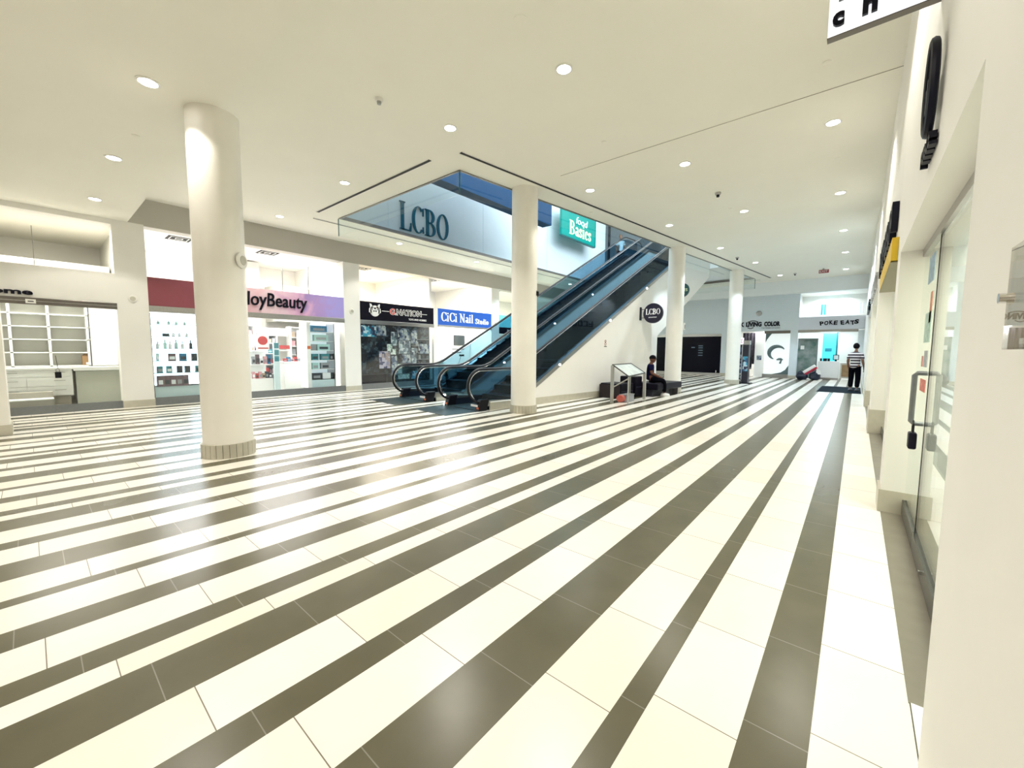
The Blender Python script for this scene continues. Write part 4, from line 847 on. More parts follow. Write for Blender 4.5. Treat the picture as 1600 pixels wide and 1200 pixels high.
# ================================================================ FAR SHOPS
t = thing('dark_storefront', 'dark glass shopfront at the far end, left of the fourth column', 'storefront', (-8, YF, 0))
MB().box(-9.9, -6.1, YF + .02, YF + .04, .14, 2.3).build('glass', pm('dark_glass', (.002, .002, .008), .15, spec=.12), t)
MB().box(-9.9, -6.1, YF - .03, YF + .06, 2.3, 2.44).build('top_rail', STEEL, t); MB().box(-9.9, -6.1, YF - .03, YF + .06, 0, .14).build('bottom_rail', STEEL, t)
m = MB()
for z in (1.15, 1.3, 1.45, 1.6, 1.72): m.box(-7.35, -7.1, YF + .0, YF + .02, z, z + .05)
m.box(-7.75, -7.55, YF, YF + .02, 1.62, 1.68); m.build('lettering', pm('window_print', (.12, .18, .24), .5), t)
MB().box(-6.32, -6.28, YF - .06, YF - .03, .14, .3).build('handle', CHROME, t)
t = thing('shop_sign', 'black lettering Ink Living Color Tattoo Studio on the white sign band', 'sign', (-4, YF, 2.6))
X1 = (1, 0, 0)
text('INK', (-5.42, YF - .0, 2.80), X1, .48, .26, .03, NAVY, 'lettering', t, bold=.05); text('LIVING', (-4.86, YF, 2.80), X1, .76, .26, .03, NAVY, 'lettering', t, bold=.05); text('COLOR', (-3.98, YF, 2.80), X1, .74, .26, .03, NAVY, 'lettering', t, bold=.05)
text('TATTOO STUDIO', (-4.1, YF, 2.66), X1, .87, .09, .02, pm('letter_grey', (.2, .22, .24), .5), 'small_lettering', t)
m = MB(); m.tube([(-4.78 + .5 * k / 10, YF - .02, 3.06 + .07 * sin(k / 10 * pi)) for k in range(11)], .02, 6); m.tube([(-4.78 + .3 * k / 6, YF - .02, 2.76 - .06 * sin(k / 6 * pi)) for k in range(7)], .02, 6); m.build('flourish', NAVY, t)
t = thing('tattoo_shopfront', 'white glazed front of the tattoo studio with a grey swirl emblem', 'storefront', (-3.8, YF, 0))
MB().box(-3.9, -2.76, YF + .06, YF + .1, .2, 2.4).build('frosted_pane', pm('frosted_white', (.78, .83, .83), .35, emit=.3), t); MB().box(-3.95, -2.76, YF - .02, YF + .1, 0, .2).build('bottom_rail', STEEL, t); MB().box(-3.95, -2.76, YF - .02, YF + .1, 2.4, 2.55).build('top_rail', BRONZE, t)
SW = pm('emblem_grey', (.10, .15, .15), .5)
m = MB(); pts = [(-3.3 + .38 * cos(rad(a)), YF + .05, 1.35 + .36 * sin(rad(a))) for a in range(35, 260, 15)]; m.tube(pts, [.02 + .09 * sin(pi * k / (len(pts) - 1)) for k in range(len(pts))], 8); pts = [(-3.32 + .1 * k, YF + .05, .98 + .05 * sin(k)) for k in range(4)]; m.tube(pts, [.03, .06, .06, .02], 8); m.tube([(-3.15, YF + .05, .78), (-3.08, YF + .05, 1.05)], [.05, .03], 6); m.build('swirl_emblem', SW, t)
MB().prism([(-2.76, .2), (-3.5, .2), (-3.1, .3), (-2.9, .45), (-2.76, .7)], YF + .045, YF + .055, 'y').build('corner_graphic', SW, t); MB().prism([(-3.88, 2.4), (-3.6, 2.4), (-3.8, 2.1), (-3.88, 1.9)], YF + .045, YF + .055, 'y').build('corner_graphic', SW, t)
MB().box(-4.45, -3.98, YF + .5, YF + .55, 0, 2.5).build('side_panel', WHITE, t)
t = thing('curtain', 'dark curtain with pale folds in the doorway of the tattoo studio', 'curtain', (-4.8, YF + .9, 0)); m = MB(); poly = [(-5.15 + k * .035, YF + .9 + .04 * sin(k * 1.3)) for k in range(20)]; m.prism(poly + [(x, y + .02) for x, y in poly[::-1]], .7, 2.5, 'z'); m.build('cloth', pm('curtain_dark', (.03, .025, .035), .8, var=.5, scale=8), t)
t = thing('tattoo_chair', 'dark chair in the doorway of the tattoo studio', 'chair', (-4.75, YF + .5, 0)); MB().box(-4.95, -4.6, YF + .3, YF + .7, .42, .5).build('seat', BLACK, t); MB().box(-4.95, -4.6, YF + .66, YF + .72, .5, 1.1).build('backrest', BLACK, t); MB().cyl((-4.78, YF + .5, .05), .03, .4, 10).build('leg', CHROME, t); MB().cyl((-4.78, YF + .5, 0), .2, .05, 16).build('base', CHROME, t)
t = thing('paper_notice', 'small grey notice on the white side panel of the tattoo studio', 'notice', (-4.2, YF + .49, .95)); MB().box(-4.33, -4.1, YF + .485, YF + .495, .95, 1.2).build('sheet', PST[1], t)
m = MB(); m.box(-2.42, XR, YF, YF + .25, 2.56, 3.22); struct(m, 'wall_far_header', pm('header_lilac_white', (.72, .76, .84), .5))
t = thing('shop_sign', 'black jagged letters POKE EATS on the white header', 'sign', (-.8, YF, 2.7))
for i, (ch, x, dz) in enumerate((('P', -1.55, -.02), ('O', -1.35, .0), ('K', -1.16, .02), ('E', -.98, 0), ('E', -.72, .0), ('A', -.53, .02), ('T', -.34, -.02), ('S', -.18, .03))): text(ch, (x, YF, 2.78 + dz), X1, .17, .21, .03, NAVY, 'letter', t, bold=.04, shear=(-.15, .1)[i % 2])
t = thing('shopfront_rail', 'grey rail under the POKE EATS header', 'door rail', (-1.2, YF, 2.42)); MB().box(-2.42, -.0, YF - .02, YF + .2, 2.42, 2.56).build('rail_box', STEEL, t); MB().box(-2.42, 0, YF - .03, YF - .02, 2.48, 2.49).build('reveal_line', BRONZE, t)
t = thing('green_panel', 'dark green-grey framed glass panel left of the food counter', 'panel', (-2, YF, 0)); MB().box(-2.4, -1.58, YF + .1, YF + .16, .05, 2.09).build('panel', patchm('mural_green', [(.05, .14, .12), (.16, .22, .2), (.25, .30, .29), (.3, .36, .35)], 2.5, vor=False), t)
MB().box(-1.6, -1.55, YF + .06, YF + .2, 0, 2.12).build('frame', pm('frame_grey', (.2, .23, .23), .4), t); MB().box(-2.4, -1.58, YF + .06, YF + .2, 2.06, 2.12).build('top_frame', MATS['frame_grey'], t); MB().box(-2.28, -2.12, YF + .08, YF + .1, 1.55, 1.75).build('lantern_picture', WHITE, t)
t = thing('food_counter', 'white front counter of the food shop at the far end', 'counter', (-1, YF + .5, 0)); MB().box(-1.5, -.66, YF + .3, YF + .8, .1, .92).build('body', WHITE, t); MB().box(-1.52, -.66, YF + .28, YF + .85, .92, .95).build('worktop', WHITE, t); MB().box(-1.5, -.66, YF + .35, YF + .8, 0, .1).build('plinth', STEEL, t)
t = thing('wood_counter', 'small counter with brown wood panels beside the white food counter', 'counter', (-.35, YF + .4, 0)); MB().box(-.6, -.03, YF + .2, YF + .8, .1, .86).build('body', pm('frame_beige', (.55, .52, .45), .5), t); MB().box(-.54, -.16, YF + .19, YF + .2, .18, .78).build('wood_panel', pm('wood_brown', (.30, .19, .09), .5, var=.2), t); MB().box(-.64, -.01, YF + .15, YF + .82, .86, .9).build('worktop', WHITE, t)
t = thing('till_screen', 'small black and teal screen on the food counter', 'screen', (-.75, YF + .5, .95)); MB().box(-.92, -.68, YF + .45, YF + .48, 1.02, 1.28).build('bezel', BLACK, t); MB().box(-.89, -.71, YF + .445, YF + .45, 1.05, 1.25).build('panel', GREYG, t); MB().box(-.84, -.76, YF + .44, YF + .52, .95, 1.02).build('foot', BLACK, t)
for k, (x, w_, l) in enumerate(((-1.45, .08, 'small dark cup at the left end of the food counter'), (-1.32, .16, 'black tray of sauces on the food counter'), (-1.14, .1, 'dark napkin holder on the food counter'), (-.32, .08, 'small jar on the wood counter'), (-.2, .07, 'tan pot on the wood counter'))):
    t = thing('counter_item', l, 'tableware', (x, YF + .5, .95 if k < 3 else .9)); z = .95 if k < 3 else .9; MB().lathe((x + w_ / 2, YF + .5, z), [(.001, 0), (w_ / 2, 0), (w_ / 2 * 1.1, .14), (.001, .14)], 12).build('vessel', BLACK if k < 3 else PROD[8], t, smooth=True)
t = thing('menu_screen', 'bright cyan doorway panel behind the food counter', 'screen', (-1.2, YF + 1.2, 1)); MB().box(-1.42, -.85, YF + 1.2, YF + 1.25, .9, 2.4).build('panel', pm('cyan_lit', (.06, .55, .70), .4, emit=.5), t); MB().box(-1.3, -1.02, YF + 1.18, YF + 1.2, 1.45, 1.62).build('lettering', pm('cyan_dark', (.02, .28, .40), .4), t); MB().box(-.85, -.78, YF + 1.16, YF + 1.26, .9, 2.45).build('post', pm('teal_post', (.02, .2, .24), .4), t)
t = thing('window_strip', 'blue and cyan strip panels high above the POKE EATS header', 'panel', (-1, YF + 1.6, 3.5))
for x0, x1, c in ((-1.62, -1.53, (.02, .28, .55)), (-1.49, -1.40, (.03, .33, .6)), (-1.36, -.72, (.45, .85, .92)), (-.62, -.58, (.5, .75, .8)), (-.5, -.46, (.6, .7, .7)), (.0, .04, (.5, .6, .62)), (.12, .15, (.5, .6, .62))): MB().box(x0, x1, YF + 1.6, YF + 1.65, 3.42, 3.98).build('strip', pm('strip_col', c, .4, emit=.25), t)
area('shop_lamp', (-1.1, YF + 1.2, 4.3), 1.4, 60 * SHOP_W, (.94, .98, 1), sy=2.2); area('shop_lamp', (-1.1, YF + 1.0, 2.45), .8, 30 * SHOP_W, (.95, .98, 1), sy=2.2); area('shop_lamp', (-4.3, YF + 1.2, 2.6), .8, 60 * SHOP_W, (.98, .99, 1), sy=2)
# kiosk by the farthest column
k_ = thing('vending_kiosk', 'tall black charging kiosk with a pink and white topper beside the farthest column', 'kiosk', (-3.8, 20.5, 0))
MB().box(-4.05, -3.62, 20.35, 20.75, 0, 1.72).build('body', pm('kiosk_black', (.015, .015, .025), .3), k_, bevel=.01)
MB().box(-4.09, -3.5, 20.3, 20.8, 0, .04).build('foot_plate', BLACK, k_)
MB().box(-4.03, -3.88, 20.33, 20.35, .1, 1.6).build('side_graphic', PST[1], k_); m = MB(); m.box(-3.87, -3.85, 20.32, 20.35, .05, 1.72); m.build('metal_edge', CHROME, k_)
MB().box(-3.82, -3.64, 20.335, 20.35, .55, 1.2).build('lit_panel', PST[3], k_); MB().box(-4.1, -3.84, 20.4, 20.44, 1.74, 2.02).build('topper', pm('topper_white', (.85, .8, .84), .4, emit=.4), k_)
blocks((-4.07, 20.4, 1.80), X1, .2, .15, .006, pm('topper_pink', (.75, .05, .25), .4), 3, parent=k_, seed=5); MB().box(-3.84, -3.6, 20.36, 20.7, 1.72, 1.9).build('cap', STEEL, k_)
# floor mat, bags
t = thing('entrance_mat', 'black floor mat in front of the standing person', 'mat', (-.5, 19.8, 0)); MB().box(-1.02, .19, 18.2, 21.3, 0, .012).build('pile', pm('mat_dark', (.006, .014, .022), .9, spec=.08, var=.2, scale=40), t); m = MB(); m.box(-1.05, -1.02, 18.17, 21.33, 0, .008); m.box(-1.02, .19, 18.17, 18.2, 0, .008); m.build('border', BLACK, t)
BAG = pm('bag_navy', (.008, .015, .035), .35, bump=.3, scale=8)
def blob(c, r, seed, mat, name, parent):
    m = MB(); g = bmesh.ops.create_icosphere(m.bm, subdivisions=4, radius=1); rn = random.Random(seed); ph = [rn.random() * 6 for _ in range(6)]
    for v in g['verts']:
        n = v.co.normalized(); k = 1 + .08 * sin(n.x * 5 + ph[0]) + .07 * sin(n.y * 6 + ph[1]) + .06 * sin(n.z * 7 + ph[2]) + .03 * sin(n.x * 17 + ph[3]) * sin(n.z * 15 + ph[4])
        v.co = Vector((c[0] + n.x * r[0] * k, c[1] + n.y * r[1] * k, max(.002, c[2] + n.z * r[2] * k)))
    return m.build(name, mat, parent, smooth=True)
for i, (x, l) in enumerate(((-2.08, 'left dark bag of the heap before the green panel'), (-1.55, 'right dark bag of the heap before the green panel'))):
    t = thing('soft_bag', l, 'bag', (x, 25.6, 0)); bg = blob((x, 25.6, .2), (.25, .26, .26), i, BAG, 'sack', t); MB().tube([(x - .12, 25.5, .42), (x, 25.45, .52), (x + .12, 25.5, .42)], .012, 6).build('strap', BLACK, t)
t = thing('soft_bag', 'red and white striped bag lying on top of the dark bags', 'bag', (-1.75, 25.55, .4)); T2 = Matrix.Translation((-1.75, 25.5, .50)) @ Matrix.Rotation(rad(-38), 4, 'Y'); MB(T2).box(-.3, .3, -.14, .14, -.0, .14).build('white_half', WHITE, t, bevel=.03); MB(T2).box(-.302, .302, -.142, .142, -.1, .0).build('red_half', pm('bag_red', (.42, .01, .04), .5), t, bevel=.03)
MB().prism([(-1.5, .3), (-1.3, .3), (-1.36, .5), (-1.5, .48)], 25.38, 25.5, 'y').build('tag', WHITE, t)

# ================================================================ RIGHT WALL
R_ = (0, -1, 0)
t = thing('door_1', None, None, (.39, 3.4, 0), kind='structure')
for a, b in ((1.83, 3.955), (3.965, 4.8)): lf = MB().box(.386, .398, a, b, .14, 2.18).build('glass_leaf', GLASSD, t); MB().box(.372, .412, a, b, .02, .14).build('bottom_rail', pm('door_rail_dark', (.09, .09, .085), .25, metal=.8), lf)
MB().box(.37, .42, 1.83, 4.8, 2.19, 2.26).build('header_rail', STEEL, t)
MB().box(.384, .400, 3.953, 3.967, .02, 2.19).build('seam', BLACK, t)
m = MB(); xg, xo = .386, .325
m.tube([(xg, 4.06, .90), (xo + .015, 4.06, .90), (xo, 4.06, .915), (xo, 4.06, 1.245), (xo + .015, 4.06, 1.26), (xg, 4.06, 1.26)], .016, 10); m.build('pull_handle', RAILM, t, smooth=True)
m = MB(); m.box(.355, .372, 3.35, 3.37, .085, .105); m.build('floor_bolt', CHROME, t)
t = thing('combination_lock', 'black hanging lock box on the steel pull handle of the near glass door', 'lock', (.335, 4.06, .7)); MB().box(.315, .36, 4.0, 4.09, .72, .84).build('lock_body', NAVY, t, bevel=.012); MB().tube([(.338, 4.02, .84), (.338, 4.02, .90), (.338, 4.045, .92), (.338, 4.07, .90), (.338, 4.07, .84)], .006, 8).build('shackle', BLACK, t, smooth=True)
for y, z, w_, h, c, l in ((4.05, 1.92, .3, .2, (.30, .42, .52), 'blue-grey sticker at the top'), (4.02, 1.62, .1, .22, (.62, .25, .16), 'orange vertical sticker'), (4.0, 1.48, .32, .22, (.42, .58, .5), 'pale green map sticker'), (4.02, 1.30, .18, .12, (.38, .40, .42), 'grey card'), (4.25, 1.3, .08, .08, (.55, .2, .18), 'tiny red sticker'), (4.0, 1.12, .3, .09, (.62, .16, .12), 'red and white lettered sticker')):
    t = thing('door_sticker', l + ' on the near glass door', 'sticker', (.384, y + .2, z), 'stickers on the near glass door'); MB().box(.3835, .385, y + .1, y + .1 + w_, z, z + h).build('sheet', pm('sticker', c, .5, var=.3, scale=30), t)
t = thing('door_2', None, None, (.4, 7, 0), kind='structure')
for a, b in ((5.12, 7.2), (7.21, 9.4)): MB().box(.396, .404, a, b, .14, 2.4).build('glass_leaf', GLASSD, t); MB().box(.39, .41, a, b, 0, .14).build('bottom_rail', MATS['door_rail_dark'], t)
MB().tube([(.39, 5.75, .98), (.33, 5.75, .98), (.33, 5.75, 1.28), (.39, 5.75, 1.28)], .012, 8).build('pull_handle', BLACK, t, smooth=True)
for n_, (a, b) in ((3, (10.1, 14.0)), (4, (14.6, 18.4))):
    t = thing('door_%d' % n_, None, None, (.4, (a + b) / 2, 0), kind='structure'); MB().box(.396, .404, a, b, .1, 2.6).build('glass_leaf', GLASSD, t); MB().box(.39, .41, a, b, 0, .1).build('bottom_rail', MATS['door_rail_dark'], t)
# white brick wall and things seen through the near doors
t = thing('wall_board', 'white panel on the wall behind the near glass door', 'panel', (1.8, 4.9, 1.2)); MB().box(1.2, 1.7, 4.9, 4.95, 1.3, 1.75).build('panel', WHITE, t); MB().box(1.15, 1.75, 4.93, 4.97, .6, 1.1).build('lower_panel', GREYG, t)
area('shop_lamp', (1.2, 3.5, 4.1), .8, 90, (1, .97, .9), sy=2); area('shop_lamp', (1.2, 8, 4.1), .8, 70, (1, .97, .9), sy=4); area('shop_lamp', (1.2, 14, 4.1), .8, 90, (1, .97, .9), sy=6)
# yellow header and black channel letters
YEL = pm('yellow_panel', (.78, .52, .03), .4)
t = thing('yellow_fascia', 'yellow fascia over the second doorway of the right wall', 'fascia', (.2, 7, 2.2)); MB().box(.19, .235, 5.2, 7.7, 2.24, 2.46).build('face', YEL, t); MB().box(.19, .39, 5.2, 7.7, 2.235, 2.25).build('underside', pm('fascia_grey', (.30, .27, .16), .5), t)
t = thing('channel_letters', 'row of thick black letters standing off the right wall above the yellow fascia', 'sign', (.2, 7, 2.5))
blocks((.232, 8.25, 2.50), R_, 2.85, .36, .05, NAVY, 9, parent=t, seed=4)
t = thing('wall_logo', 'black oval outline logo with small letters high on the right wall beside the near door', 'sign', (.2, 3, 2.4))
m = MB(); m.tube([(.20, 2.90 + .13 * cos(a / 12 * pi), 2.68 + .21 * sin(a / 12 * pi)) for a in range(24)], .018, 8, closed=True); m.build('ring', NAVY, t, smooth=True)
m = MB(); [m.box(.19, .215, 2.82 + .05 * k, 2.845 + .05 * k, 2.53 + .02 * k, 2.80 - .03 * k) for k in range(4)]; m.build('inner_bars', NAVY, t)
blocks((.232, 3.16, 2.385), R_, .38, .075, .03, NAVY, 5, parent=t, seed=9)
t = thing('white_sign_letters', 'white and grey letters on the right wall beyond the second doorway', 'sign', (.2, 12, 2.6)); blocks((.232, 14.2, 2.66), R_, 3.6, .3, .04, pm('letter_silver', (.45, .46, .47), .35, metal=.4), 9, parent=t, seed=6)
t = thing('white_sign_letters', 'farther row of dark letters on the right wall near the standing person', 'sign', (.2, 16, 2.6)); blocks((.232, 18.0, 2.64), R_, 2.4, .3, .05, DARKM, 6, parent=t, seed=8)
# hanging white sign
t = thing('hanging_sign', 'white projecting sign with dark letters at the top right', 'sign', (-.02, 3.2, 3.27)); MB().box(-.243, .235, 3.19, 3.23, 3.265, 3.75).build('panel', pm('sign_white', (.88, .90, .93), .4, emit=.5), t); MB().box(-.245, .235, 3.185, 3.235, 3.262, 3.268).build('bottom_edge', BRONZE, t)
text('c', (-.222, 3.18, 3.305), X1, .055, .075, .02, NAVY, 'letter', t, bold=.05); text('h', (-.088, 3.18, 3.31), X1, .065, .11, .02, NAVY, 'letter', t, bold=.05); text('u', (.055, 3.18, 3.32), X1, .07, .085, .02, NAVY, 'letter', t, bold=.05)
MB().box(-.20, -.06, 3.185, 3.19, 3.45, 3.5).build('grey_mark', MATS['letter_grey'], t)
# brochure holder
ACR = glassm('acrylic', (.90, .88, .84))
t = thing('brochure_holder', 'clear acrylic leaflet holder fixed to the near right wall by a steel stud', 'holder', (.2, .98, 1.4)); m = MB(); m.box(.195, .198, .85, 1.11, 1.41, 1.585); m.box(.195, .223, 1.107, 1.11, 1.41, 1.585); m.box(.195, .223, .85, 1.11, 1.41, 1.413); m.build('tray', ACR, t)
MB().cyl((.186, 1.115, 1.50), .009, .037, 18, 'x').build('stud', CHROME, t, smooth=True)

# ================================================================ PEOPLE
def skin_mesh(name, J, edges, mat, parent, lvl=2, root=0):
    me = bpy.data.meshes.new(name); me.from_pydata([p for p, r in J], edges, []); ob = bpy.data.objects.new(name, me); C.objects.link(ob)
    sk = ob.modifiers.new('skin', 'SKIN'); ob.modifiers.new('sub', 'SUBSURF').levels = lvl
    for i, (p, r) in enumerate(J): v = me.skin_vertices[0].data[i]; v.radius = r if isinstance(r, tuple) else (r, r); v.use_root = (i == root)
    bpy.context.view_layer.update(); dg = bpy.context.evaluated_depsgraph_get(); nm = bpy.data.meshes.new_from_object(ob.evaluated_get(dg))
    bpy.data.objects.remove(ob); nm.materials.clear(); nm.materials.append(mat); nm.polygons.foreach_set('use_smooth', [True] * len(nm.polygons))
    o = bpy.data.objects.new(name, nm); C.objects.link(o); o.parent = parent; o.location = -wl(parent); return o
def chain(pts, start=0): return [(start + i, start + i + 1) for i in range(len(pts) - 1)]
def hand(J, E_, wrist, wi, d, side, up, curl=.3, s=1.0):
    """palm and five fingers as short chains; d points along the hand, side towards the thumb, up out of the back of the hand"""
    d, side, up = Vector(d).normalized(), Vector(side).normalized(), Vector(up).normalized(); w = Vector(wrist)
    J.append((tuple(w + d * .045 * s), (.034 * s, .016 * s))); pi_ = len(J) - 1; E_.append((wi, pi_))
    for k, (o, l) in enumerate(((.028, .062), (.01, .07), (-.009, .066), (-.027, .052))):
        b = w + d * .085 * s + side * o * s; J.append((tuple(b), .0095 * s)); i0 = len(J) - 1; E_.append((pi_, i0))
        m_ = b + (d * cos(curl) - up * sin(curl)) * l * .5 * s; J.append((tuple(m_), .0085 * s)); e_ = m_ + (d * cos(curl * 2.2) - up * sin(curl * 2.2)) * l * .5 * s; J.append((tuple(e_), .0075 * s)); E_ += [(i0, i0 + 1), (i0 + 1, i0 + 2)]
    b = w + d * .03 * s + side * .034 * s; J.append((tuple(b), .011 * s)); i0 = len(J) - 1; E_.append((pi_, i0)); J.append((tuple(b + (d * .7 + side * .5 - up * .2) * .05 * s), .009 * s)); E_.append((i0, i0 + 1))
def head(parent, c, f, skin, s=1.0):
    """face with nose, brow, mouth, ears; c = centre of the skull, f = facing"""
    f = Vector(f).normalized(); r = f.cross(Vector((0, 0, 1))).normalized(); u = r.cross(f); M_ = Matrix(((r.x, f.x, u.x, c[0]), (r.y, f.y, u.y, c[1]), (r.z, f.z, u.z, c[2]), (0, 0, 0, 1)))
    m = MB(M_); g = bmesh.ops.create_icosphere(m.bm, subdivisions=4, radius=1)
    for v in g['verts']:
        x, y, z = v.co; jaw = max(0, -z); w = .074 * (1 - .32 * jaw); 
        yy = y * (.092 if y > 0 else .098) * (1 - .18 * jaw); zz = z * .118
        if y > .3: yy += .018 * math.exp(-((z + .08) / .16) ** 2 - (x / .16) ** 2) - .010 * math.exp(-((z - .12) / .12) ** 2 - ((abs(x) - .35) / .16) ** 2) + .007 * math.exp(-((z + .45) / .10) ** 2 - (x / .3) ** 2) + .010 * math.exp(-((z + .9) / .25) ** 2 - (x / .4) ** 2)
        v.co = M_ @ Vector((x * w * s, yy * s, zz * s))
    h = m.build('head', skin, parent, smooth=True)
    for q in (-1, 1):
        MB(M_).sphere((q * .074 * s, -.005 * s, -.005 * s), .010 * s, .018 * s, .03 * s).build('ear', skin, h, smooth=True); MB(M_).sphere((q * .028 * s, .082 * s, .014 * s), .011 * s, .006 * s, .006 * s).build('eye', BLACK, h, smooth=True)
    MB(M_).sphere((0, .088 * s, -.055 * s), .022 * s, .006 * s, .006 * s).build('mouth', pm('lip', (.25, .09, .07), .5), h, smooth=True)
    return M_, h
def shoe(parent, p, d, mat, sole):
    d = Vector(d).normalized(); r = d.cross(Vector((0, 0, 1))); M_ = Matrix(((r.x, d.x, 0, p[0]), (r.y, d.y, 0, p[1]), (0, 0, 1, p[2]), (0, 0, 0, 1))); m = MB(M_); g = bmesh.ops.create_icosphere(m.bm, subdivisions=3, radius=1)
    for v in g['verts']:
        x, y, z = v.co; hgt = .05 if y > .1 else .05 + .03 * min(1, (.1 - y) * 1.5); v.co = M_ @ Vector((x * .045 * (1 - .15 * abs(y)), .05 + y * .14, max(.012, .045 + z * hgt)))
    o = m.build('shoe', mat, parent, smooth=True); MB(M_).prism([(.0 + .047 * cos(a / 8 * pi), .05 + .142 * sin(a / 8 * pi)) for a in range(16)], 0, .025, 'z').build('sole', sole, o)
SKN = pm('skin_brown', (.13, .055, .035), .6, spec=.2); SKN2 = pm('skin_tan', (.26, .13, .085), .6, spec=.2)
# --- seated man in cap
P = RZ @ Vector((-6.35, 11.95, 0)); F = Vector((.93, .37, 0)).normalized(); Rr = F.cross(Vector((0, 0, 1)))
pp = lambda f, r, z: tuple(P + F * f + Rr * r + Vector((0, 0, z)))
man = thing('person', 'seated person in a dark cap, navy top and white shoes on the black bench', 'person', (P.x, P.y, 0))
J = [(pp(0, 0, .55), (.13, .11)), (pp(.02, 0, .70), (.125, .10)), (pp(.03, 0, .86), (.14, .105)), (pp(.03, 0, .97), (.10, .085)), (pp(.05, 0, 1.03), .052), (pp(.07, 0, 1.09), .05)]
E_ = chain(J)
for q in (-1, 1):
    b = len(J); J += [(pp(.04, q * .165, .94), .058), (pp(.06, q * .21, .72), .044), (pp(.26, q * .13, .62), .036), (pp(.36, q * .07, .57), .028)]; E_ += [(2, b)] + chain(range(4), b); hand(J, E_, J[-1][0], len(J) - 1, F * .6 + Vector((0, 0, -.7)) - Rr * q * .2, -Rr * q, F + Vector((0, 0, .7)), .45)
    b = len(J); J += [(pp(.08, q * .09, .52), .085), (pp(.42, q * .11, .50), .062), (pp(.45, q * .10, .28), .05), (pp(.45, q * .09, .10), .035)]; E_ += [(0, b)] + chain(range(4), b)
skin_mesh('body', J, E_, SKN, man)
TOP = pm('navy_cotton', (.005, .006, .028), .9, spec=.05, bump=.1); PNT = pm('black_trousers', (.003, .003, .006), .9, spec=.05, bump=.1)
K = [(pp(0, 0, .47), (.16, .14)), (pp(.02, 0, .66), (.15, .12)), (pp(.03, 0, .86), (.16, .125)), (pp(.03, 0, .98), (.105, .09)), (pp(.04, 0, 1.01), .06)]; EK = chain(K)
for q in (-1, 1): b = len(K); K += [(pp(.04, q * .17, .94), .075), (pp(.055, q * .205, .79), .062)]; EK += [(2, b), (b, b + 1)]
skin_mesh('t_shirt', K, EK, TOP, man)
K = [(pp(0, 0, .54), (.14, .11))]; EK = []
for q in (-1, 1): b = len(K); K += [(pp(.10, q * .09, .52), .10), (pp(.43, q * .11, .505), .078), (pp(.46, q * .10, .30), .068), (pp(.45, q * .09, .13), .058)]; EK += [(0, b)] + chain(range(4), b)
skin_mesh('trousers', K, EK, PNT, man)
SHW = pm('white_trainer', (.75, .75, .75), .5)
for q in (-1, 1): a = pp(.44, q * .09, 0); shoe(man, a, F + Rr * q * .25, SHW, WHITE)
M_, hd = head(man, pp(.09, 0, 1.185 - .03), F, SKN)
cap = MB(M_); g = bmesh.ops.create_icosphere(cap.bm, subdivisions=3, radius=1)
for v in g['verts']: x, y, z = v.co; v.co = M_ @ Vector((x * .086, -.006 + y * .105, .035 + max(-.25, z) * .098))
cap.prism([(-.07, .07), (-.065, .17), (-.03, .21), (.03, .21), (.065, .17), (.07, .07)], .028, .036, 'z'); cap.build('cap', pm('cap_black', (.004, .003, .005), .8, spec=.08), man, smooth=True)
# --- standing person
P = Vector((-.02, 19.25, 0.012)); F = Vector((.35, .94, 0)).normalized(); Rr = F.cross(Vector((0, 0, 1))); s = .97
st = thing('person', 'standing person in a striped top and dark trousers at the right wall', 'person', (P.x, P.y, 0))
J = [(pp(0, 0, .92), (.12, .10)), (pp(0, 0, 1.08), (.11, .09)), (pp(0, 0, 1.26), (.135, .10)), (pp(0, 0, 1.38), (.09, .075)), (pp(.01, 0, 1.45), .048), (pp(.02, 0, 1.52), .048)]; E_ = chain(J)
for q in (-1, 1):
    fw = .12 if q > 0 else .05; b = len(J); J += [(pp(0, q * .17, 1.34), .055), (pp(-.02, q * .22, 1.08), .042), (pp(fw, q * .22, .88), .033), (pp(fw + .04, q * .21, .82), .026)]; E_ += [(2, b)] + chain(range(4), b); hand(J, E_, J[-1][0], len(J) - 1, Vector((0, 0, -1)) + F * .3, F, Rr * q, .35)
    b = len(J); J += [(pp(0, q * .09, .84), .085), (pp(.02, q * .10, .48), .058), (pp(-.02, q * .10, .10), .036)]; E_ += [(0, b)] + chain(range(3), b)
skin_mesh('body', J, E_, SKN2, st)
m = bpy.data.materials.new('striped_knit'); m.use_nodes = True; nt = m.node_tree; b = nt.nodes['Principled BSDF']; b.inputs['Roughness'].default_value = .85
tc = nd(nt, 'ShaderNodeTexCoord'); wv = nd(nt, 'ShaderNodeTexWave', bands_direction='Z'); wv.inputs['Scale'].default_value = 3.1; nt.links.new(tc.outputs['Object'], wv.inputs[0]); cr = nd(nt, 'ShaderNodeValToRGB'); cr.color_ramp.interpolation = 'CONSTANT'; cr.color_ramp.elements[0].color = (.03, .02, .03, 1); cr.color_ramp.elements[1].color = (.75, .70, .70, 1); cr.color_ramp.elements[1].position = .55; nt.links.new(wv.outputs['Fac'], cr.inputs[0]); nt.links.new(cr.outputs[0], b.inputs['Base Color'])
K = [(pp(0, 0, .80), (.165, .14)), (pp(0, 0, .93), (.155, .13)), (pp(0, 0, 1.10), (.145, .12)), (pp(0, 0, 1.26), (.16, .12)), (pp(0, 0, 1.40), (.10, .085)), (pp(0, 0, 1.43), .058)]; EK = chain(K)
for q in (-1, 1): b_ = len(K); K += [(pp(0, q * .175, 1.33), .072), (pp(-.015, q * .215, 1.14), .062)]; EK += [(3, b_), (b_, b_ + 1)]
skin_mesh('striped_top', K, EK, m, st)
K = [(pp(0, 0, .95), (.14, .12))]; EK = []
